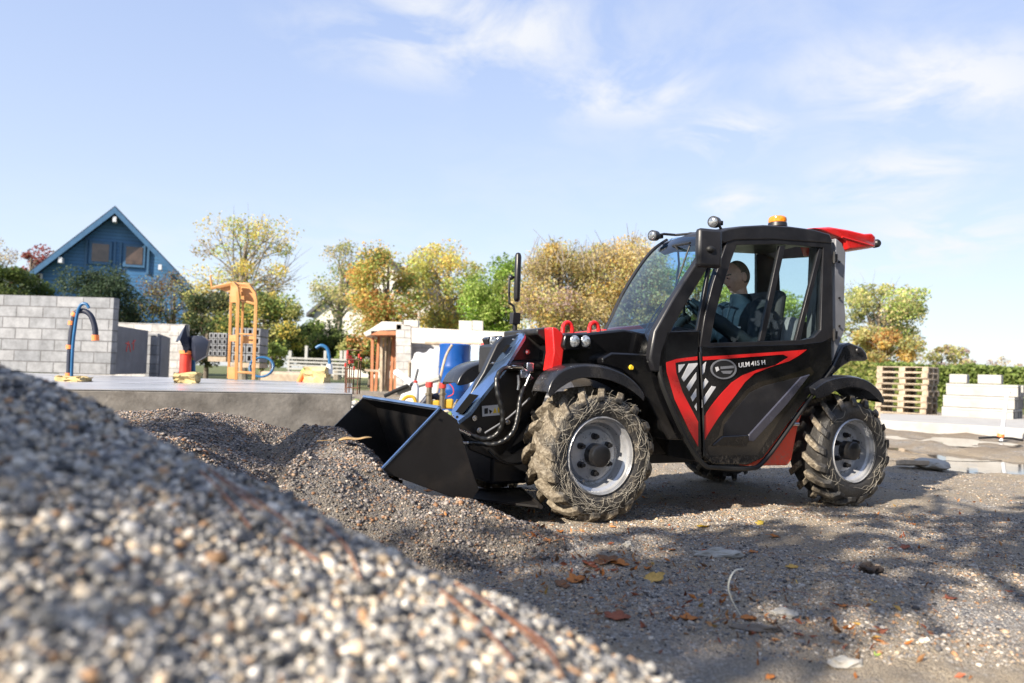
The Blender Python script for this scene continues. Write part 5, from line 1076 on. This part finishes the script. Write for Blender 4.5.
# ------------------------------------------------------------------ leaves and small litter
def leaf_outline(lobes, n=40):
    pts = []
    for k in range(n):
        a = 2*math.pi*k/n; r = .5*(.62+.30*abs(math.cos(a*lobes/2))**.7+.12*math.cos(a)); pts.append((r*math.cos(a)*1.25, r*math.sin(a)*.8))
    return pts
def make_leaf(p, s, col, label, rz, curl=.25, lobes=5, group='fallen leaves on the ground', tilt=0.):
    bm = bmesh.new(); o2 = leaf_outline(lobes); c = bm.verts.new((0, 0, 0)); mid = [bm.verts.new((x*.5, y*.5, 0)) for x, y in o2]; out = [bm.verts.new((x, y, 0)) for x, y in o2]; n = len(o2)
    for i in range(n): j = (i+1) % n; bm.faces.new((c, mid[i], mid[j])); bm.faces.new((mid[i], out[i], out[j], mid[j]))
    ph = random.uniform(0, 6)
    for v in bm.verts: v.co.z = curl*(abs(v.co.y)**1.5*1.3+.35*v.co.x**2)+.05*math.sin(v.co.x*9+ph)*abs(v.co.y)*2
    for v in bm.verts: v.co *= s
    bmesh.ops.create_cone(bm, cap_ends=True, segments=5, radius1=s*.018, radius2=s*.012, depth=s*.55, matrix=Matrix.Translation((-s*.8, 0, s*.05)) @ Matrix.Rotation(R(90), 4, 'Y'))
    me = bpy.data.meshes.new('leaf'); bm.to_mesh(me); bm.free()
    a = me.color_attributes.new('tint', 'FLOAT_COLOR', 'POINT')
    for i in range(len(me.vertices)): k = random.uniform(.85, 1.15); a.data[i].color = (*[q_*k for q_ in col], 1)
    o = link('fallen_leaf', me, M['dry_leaf'], None, 0, True, (p.x, p.y, p.z+.006)); me.polygons.foreach_set('use_smooth', [True]*len(me.polygons)); o.rotation_euler = (tilt+random.uniform(-.25, .25), random.uniform(-.25, .25), rz); sd = o.modifiers.new('t', 'SOLIDIFY'); sd.thickness = .0012
    return tag(o, label, 'leaf', group)
LY = (.62, .38, .10); LO = (.55, .20, .05); LB = (.24, .12, .06); LR = (.32, .10, .05)
for (x, y, w_, col, lb, rz) in ((605, 563, 34, LB, 'large curled brown leaf topmost in the clump before the front wheel', .3), (590, 567, 22, LR, 'dark red leaf at the left of the brown clump', 1.8), (618, 565, 22, LO, 'orange brown leaf at the right of the brown clump', -.6),
        (652, 581, 32, LY, 'large flat yellow lobed leaf lying alone in front of the machine', .15), (575, 582, 28, LO, 'orange oak leaf beside the edge of the near gravel', .5), (563, 586, 20, LB, 'brown folded leaf touching the gravel edge', 2.), (648, 570, 14, LO, 'small orange leaf above the yellow lobed leaf', .8),
        (703, 528, 18, (.7, .46, .05), 'bright yellow leaf lying in sunlight below the door', .2), (775, 537, 16, LO, 'orange leaf in sunlight between the wheels', .1), (760, 524, 16, (.6, .45, .08), 'yellow green leaf right of the bright yellow leaf', .9), (753, 553, 14, LO, 'orange leaf right of the pale flat stone', .4), (793, 569, 14, LY, 'pale yellow leaf on sandy ground', 2.2),
        (748, 620, 22, LO, 'orange leaf at the foot of the white strap', .2), (770, 623, 20, LB, 'brown leaf beside the grey bark strip', 1.), (843, 607, 16, LO, 'dark orange leaf in the middle of the sandy patch', .7), (873, 603, 10, (.8, .5, .05), 'tiny bright yellow leaf near the right litter', .3), (880, 632, 18, LR, 'red brown leaf at the lower right litter', 1.1), (880, 643, 12, LO, 'orange leaf below the red brown leaf', 2.), (877, 656, 10, (.35, .5, .08), 'small green leaf near the bottom edge', .5),
        (770, 679, 14, LO, 'orange leaf at the very bottom edge', .4), (950, 600, 18, LR, 'red brown leaf on pale ground at the right', .2), (615, 618, 30, LR, 'long red leaf lying along the gravel edge', -.5), (688, 620, 24, LO, 'orange torn leaf right of the near gravel', .1), (672, 551, 10, LO, 'small orange leaf in shade before the front wheel', .3), (548, 541, 12, LO, 'orange leaf right under the front tyre', .6), (560, 533, 12, LO, 'orange scrap of leaf touching the tyre lugs', 1.2),
        (428, 492, 12, LO, 'orange leaf lying against the bucket plate', .2), (905, 549, 14, LR, 'red leaf in shade right of the dark clod', .1), (913, 525, 10, LO, 'small orange leaf far right of the rear wheel', .9)):
    p = hit(x, y); make_leaf(p, w_/F*p.y*.80, col, lb, rz+.4, random.uniform(.2, .7))
cl_ = []
for px_, py_, k_, sg in ((745, 628, 34, .13), (765, 618, 26, .2), (860, 625, 40, .2), (880, 640, 22, .14), (560, 545, 26, .2), (575, 580, 22, .12), (608, 566, 22, .12), (640, 605, 26, .15), (490, 505, 20, .15), (700, 600, 18, .2), (660, 550, 20, .25), (720, 640, 16, .2), (530, 528, 26, .22), (600, 552, 34, .28), (660, 575, 22, .2)):
    c_ = hit(px_, py_); cl_.append(np.stack([rng.normal(c_.x, sg, k_), rng.normal(c_.y, sg*1.2, k_)], -1))
cl_ = np.concatenate(cl_)
n = 420; X = rng.uniform(-.4, 4.2, n); Y = rng.uniform(2.6, 6.2, n); k = rng.random(n) < np.clip(.5+.6*wob(X, Y, 1.9, 6.), .05, 1); X, Y = np.concatenate([X[k], cl_[:, 0]]), np.concatenate([Y[k], cl_[:, 1]])
P = np.stack([X, Y, np.array([surf_z(a, b_) for a, b_ in zip(X, Y)])+.008], -1)
P = P[rng.random(len(P)) < .72]; lt = leafmesh(P, .027, pal(len(P), [LO, LY, LB, LR, (.5, .26, .11)], [2.5, 1.2, 4, 3, 2], .3)*.8, 'leaf_litter', None, M['dry_leaf'], np.array([[-.75, .05, .08], [-.1, -.34, -.06], [.7, -.04, .14], [.08, .30, -.02]])); tag(lt, 'scraps of orange and brown leaf litter', 'litter', kind='stuff')
# pine needles lying about: countable long ones on the near pile, the rest as litter
b = MB()
for k in range(170):
    x, y = random.uniform(-.3, 3.6), random.uniform(2.5, 5.5); a = random.uniform(0, 3.14); L = random.uniform(.04, .11); z = surf_z(x, y)+.008
    b.tube([(x, y, z), (x+math.cos(a)*L*.5, y+math.sin(a)*L*.5, z+.008), (x+math.cos(a)*L, y+math.sin(a)*L, surf_z(x+math.cos(a)*L, y+math.sin(a)*L)+.008)], .0011, 4)
tag(b.build('needle_litter', M['needle']), 'loose pine needles scattered on the bare ground', 'litter', kind='stuff')
pz = lambda x, y: float(pile_h(x, y))
for i, (a, lb) in enumerate((([(200, 480), (222, 502), (250, 538)], 'upper brown pine needle on the near gravel'), ([(212, 480), (250, 505), (292, 535)], 'brown pine needle beside the upper one on the near gravel'), ([(208, 476), (232, 498), (262, 520)], 'thin bent needle between the two upper needles'), ([(440, 600), (480, 635), (512, 672)], 'lowest red brown needle of the bunch at the gravel edge'), ([(318, 528), (345, 555), (360, 590)], 'curved brown needle in the middle of the near gravel'), ([(282, 545), (302, 560), (318, 572)], 'faint short needle left of the curved one'), ([(455, 592), (500, 622), (548, 665)], 'long red brown needle at the gravel edge'), ([(470, 588), (525, 628), (572, 676)], 'longest red brown needle sloping down the gravel edge'), ([(510, 628), (545, 655), (562, 690)], 'red brown needle running to the bottom edge'))):
    pts = [hit(x, y, pz)+Vector((0, 0, .016)) for x, y in a]
    if max(q.y for q in pts) > 2.2: continue
    tag(MB().tube(bez(pts, 16), .0018, 6).build('pine_needle', M['needle']), lb, 'pine needle', 'pine needles on the near gravel')
# white strap, bark, stones, clod
p = hit(742, 618); k = p.y/F; st_pts = [p, p+Vector((-9*k, 0, 14*k)), p+Vector((-14*k, 0, 27*k)), p+Vector((-13*k, 0, 37*k)), p+Vector((-7*k, .01, 45*k)), p+Vector((2*k, .02, 46*k))]
c = bez(st_pts, 30); b = MB(); b.loop_faces([[q+Vector((0, -.006, 0)), q+Vector((0, .006, 0)), q+Vector((.002, .006, .002)), q+Vector((.002, -.006, .002))] for q in c], True, True); tag(b.build('plastic_strap', M['strap']), 'curled end of a white plastic strap sticking up from the ground', 'strap')
for (x, y, r, m, lb, cat, nm) in ((718, 555, (.10, .035, .022), 'stone_pale', 'pale flat stone lying in sunlight', 'stone', 'flat_stone'), (785, 616, (.05, .03, .02), 'stone_pale', 'pale rounded stone among orange leaves', 'stone', 'pale_stone'), (755, 630, (.07, .02, .012), 'bark', 'grey brown strip of bark below the strap', 'bark', 'bark_strip'), (868, 572, (.045, .04, .028), 'earth', 'dark clod of earth on the open ground', 'clod', 'earth_clod'), (628, 547, (.022, .02, .018), 'stone_pale', 'white pebble in front of the front wheel', 'stone', 'white_pebble'), (845, 665, (.05, .03, .016), 'stone_pale', 'flat white stone at the bottom right', 'stone', 'white_stone')):
    p = hit(x, y); lump(nm, lb, cat, p+Vector((0, 0, r[2]*.4)), r, M[m], x*.1, 3, .5 if 'clod' in nm else .3, True)
p = hit(352, 447); o = make_leaf(p+Vector((0, -.02, .035)), .11, (.50, .33, .15), 'large curled tan leaf resting on the gravel heap by the bucket', .2, .3, 3, 'leaves on the gravel heap'); o.scale = (1.5, .8, 1)
for x, y, s_, c_, lb in ((290, 419, .06, LR, 'red brown leaf in the hollow behind the gravel heap'), (299, 418, .07, (.18, .06, .04), 'dark red leaf beside the red brown one behind the heap'), (283, 421, .05, LO, 'orange leaf at the edge of the hollow behind the heap')):
    p = hit(x, y); make_leaf(p+Vector((0, 0, .02)), s_*1.5, c_, lb, random.uniform(0, 3), .8, 5, 'leaves on the gravel heap', .5)

# ------------------------------------------------------------------ trees behind the viewer that dapple the ground with shade
AZ, EL = 46., 31.
tosun = Vector((-math.sin(R(AZ))*math.cos(R(EL)), -math.cos(R(AZ))*math.cos(R(EL)), math.sin(R(EL))))
def shade_tree(label, tx, ty, h, r, nleaf, clumps, seed, flat):
    global rng
    keep_ = rng; rng = np.random.default_rng(seed)
    c = Vector((tx, ty, 0))+tosun*(h/tosun.z); t = empty('pine_tree', label, 'tree', (c.x, c.y, 0)); mb = MB(); mb.tube([(0, 0, 0), (.1, 0, h*.6), (0, 0, h+r*.6)], [.22, .16, .05], 10)
    C_ = rng.normal(size=(clumps, 3)); C_ /= np.linalg.norm(C_, axis=1)[:, None]; C_ *= rng.uniform(.3, 1., (clumps, 1))*r; C_[:, 2] *= flat; C_[:, 2] += h
    for q in C_: mb.tube([(0, 0, max(1., q[2]*.75)), tuple(q*[.5, .5, 1]+[0, 0, -.15]), tuple(q)], [.06, .04, .012], 5)
    mb.build('trunk', M['bark'], t); n = nleaf; idx = rng.choice(clumps, n); P = C_[idx]+rng.normal(size=(n, 3))*rng.uniform(.10, .27, clumps)[idx][:, None]*[1.6, 1.0, .45]
    leafmesh(P, .13, pal(n, [GRN, DKG, OLV], [3, 2, 2]), 'crown', t); rng = keep_
shade_tree('flat topped tree behind the viewer shading the open ground', 3.75, 3.95, 5.2, 2.3, 2500, 62, 11, .28)
shade_tree('thin topped tree behind the viewer shading the ground by the front wheel', 1.25, 3.55, 5., .75, 420, 14, 21, .3)
shade_tree('round topped tree behind the viewer shading the middle heap', -.9, 5.3, 8., .75, 900, 12, 14, .4)
shade_tree('small topped tree behind the viewer shading the top of the near gravel', .15, 2.55, 6., .5, 1100, 9, 12, .6)
for k, (x, y, r) in enumerate(((13.5, -9., 3.4), (15.5, -3.5, 3.6), (16.5, 1.5, 3.2), (17.5, 6., 3.4), (9., -13., 3.6))):  # unseen dark trees added at the right to darken reflections in the paint
    t = empty('reflection_tree', 'dense dark tree %s of an unseen row added to darken the paint reflections' % ('one', 'two', 'three', 'four', 'five')[k], 'tree', (x, y, 0)); n = 4200
    cc = rng.normal(size=(30, 3)); cc /= np.linalg.norm(cc, axis=1)[:, None]; cc = cc*r*.75*[1, 1, 1.15]+[0, 0, r*1.15]; ix = rng.choice(30, n); P = cc[ix]+rng.normal(size=(n, 3))*.55; P[:, 2] = np.abs(P[:, 2])
    leafmesh(P, .42, pal(n, [DKG, (.02, .03, .012)], [3, 3]), 'crown', t); MB().tube([(0, 0, 0), (0, 0, r*1.6)], [.25, .1], 8).build('trunk', M['bark'], t)

# ------------------------------------------------------------------ light, sky, render
sun = bpy.data.lights.new('sun', 'SUN'); sun.energy = 5.0; sun.angle = R(.5); sun.color = (1., .90, .76); so_ = bpy.data.objects.new('sun', sun); COL.objects.link(so_)
so_.rotation_euler = (-tosun).to_track_quat('-Z', 'Y').to_euler()
wd = bpy.data.worlds.new('World'); sc.world = wd; wd.use_nodes = True; nt = wd.node_tree; bg = nt.nodes['Background']
sk = N(nt, 'ShaderNodeTexSky', sky_type='NISHITA'); sk.sun_disc = False; sk.sun_elevation = R(EL); sk.sun_rotation = R(180+AZ); sk.air_density = 1.0; sk.dust_density = .6; sk.ozone_density = 1.2
tc = N(nt, 'ShaderNodeTexCoord'); sx = N(nt, 'ShaderNodeSeparateXYZ'); nt.links.new(tc.outputs['Generated'], sx.inputs[0])
zz = math_(nt, 'ADD', math_(nt, 'MAXIMUM', sx.outputs[2], 0.), .16); cx = N(nt, 'ShaderNodeCombineXYZ'); nt.links.new(math_(nt, 'DIVIDE', sx.outputs[0], zz), cx.inputs[0]); nt.links.new(math_(nt, 'DIVIDE', sx.outputs[1], zz), cx.inputs[1])
c1 = N(nt, 'ShaderNodeTexNoise', Scale=3.0, Detail=9., Roughness=.6, Distortion=.5); nt.links.new(cx.outputs[0], c1.inputs['Vector'])
c2 = N(nt, 'ShaderNodeTexNoise', Scale=.55, Detail=3.); mp = N(nt, 'ShaderNodeMapping'); mp.inputs['Location'].default_value = (3.1, 1.2, 0); nt.links.new(cx.outputs[0], mp.inputs[0]); nt.links.new(mp.outputs[0], c2.inputs['Vector'])
def spot(u, v, ru, rv):
    s_ = N(nt, 'ShaderNodeMapping'); s_.vector_type = 'POINT'; s_.inputs['Location'].default_value = (-u/ru, -v/rv, 0); s_.inputs['Scale'].default_value = (1/ru, 1/rv, 1); nt.links.new(cx.outputs[0], s_.inputs[0])
    ln = N(nt, 'ShaderNodeVectorMath', operation='LENGTH'); nt.links.new(s_.outputs[0], ln.inputs[0]); return mapr(nt, ln.outputs['Value'], 1., .25)
mk = spot(-.10, 1.53, .50, .30)
for q_ in ((.25, 1.75, .32, .25), (1.12, 2.15, .32, .38), (.95, 1.62, .5, .3), (.55, 1.95, .22, .25), (1.5, 2.6, .45, .6), (.72, 2.4, .2, .2)): mk = math_(nt, 'MAXIMUM', mk, spot(*q_))
cl = math_(nt, 'MULTIPLY', mapr(nt, c1.outputs[0], .41, .59), math_(nt, 'MAXIMUM', mk, math_(nt, 'MULTIPLY', mapr(nt, c2.outputs[0], .45, .65), .3)))
low = mapr(nt, sx.outputs[2], .48, .02, 0., 1.)
veil = mixc(nt, low, (1.46, 1.80, 2.75), (2.25, 2.42, 2.75))
base = mixc(nt, mapr(nt, sx.outputs[0], -.2, .7, .76, .86), sk.outputs[0], veil)
nt.links.new(mixc(nt, math_(nt, 'MULTIPLY', cl, .9), base, (2.85, 2.9, 3.0)), bg.inputs['Color']); bg.inputs['Strength'].default_value = .15
sc.view_settings.view_transform = 'Standard'; sc.view_settings.look = 'None'; sc.view_settings.gamma = 1; sc.view_settings.exposure = 1.15
cy = sc.cycles if hasattr(sc, 'cycles') else None
sc.render.engine = 'CYCLES'; sc.cycles.use_denoising = True; sc.cycles.max_bounces = 8; sc.cycles.transparent_max_bounces = 16; sc.cycles.sample_clamp_indirect = 6.
sc.cycles.caustics_reflective = False; sc.cycles.caustics_refractive = False
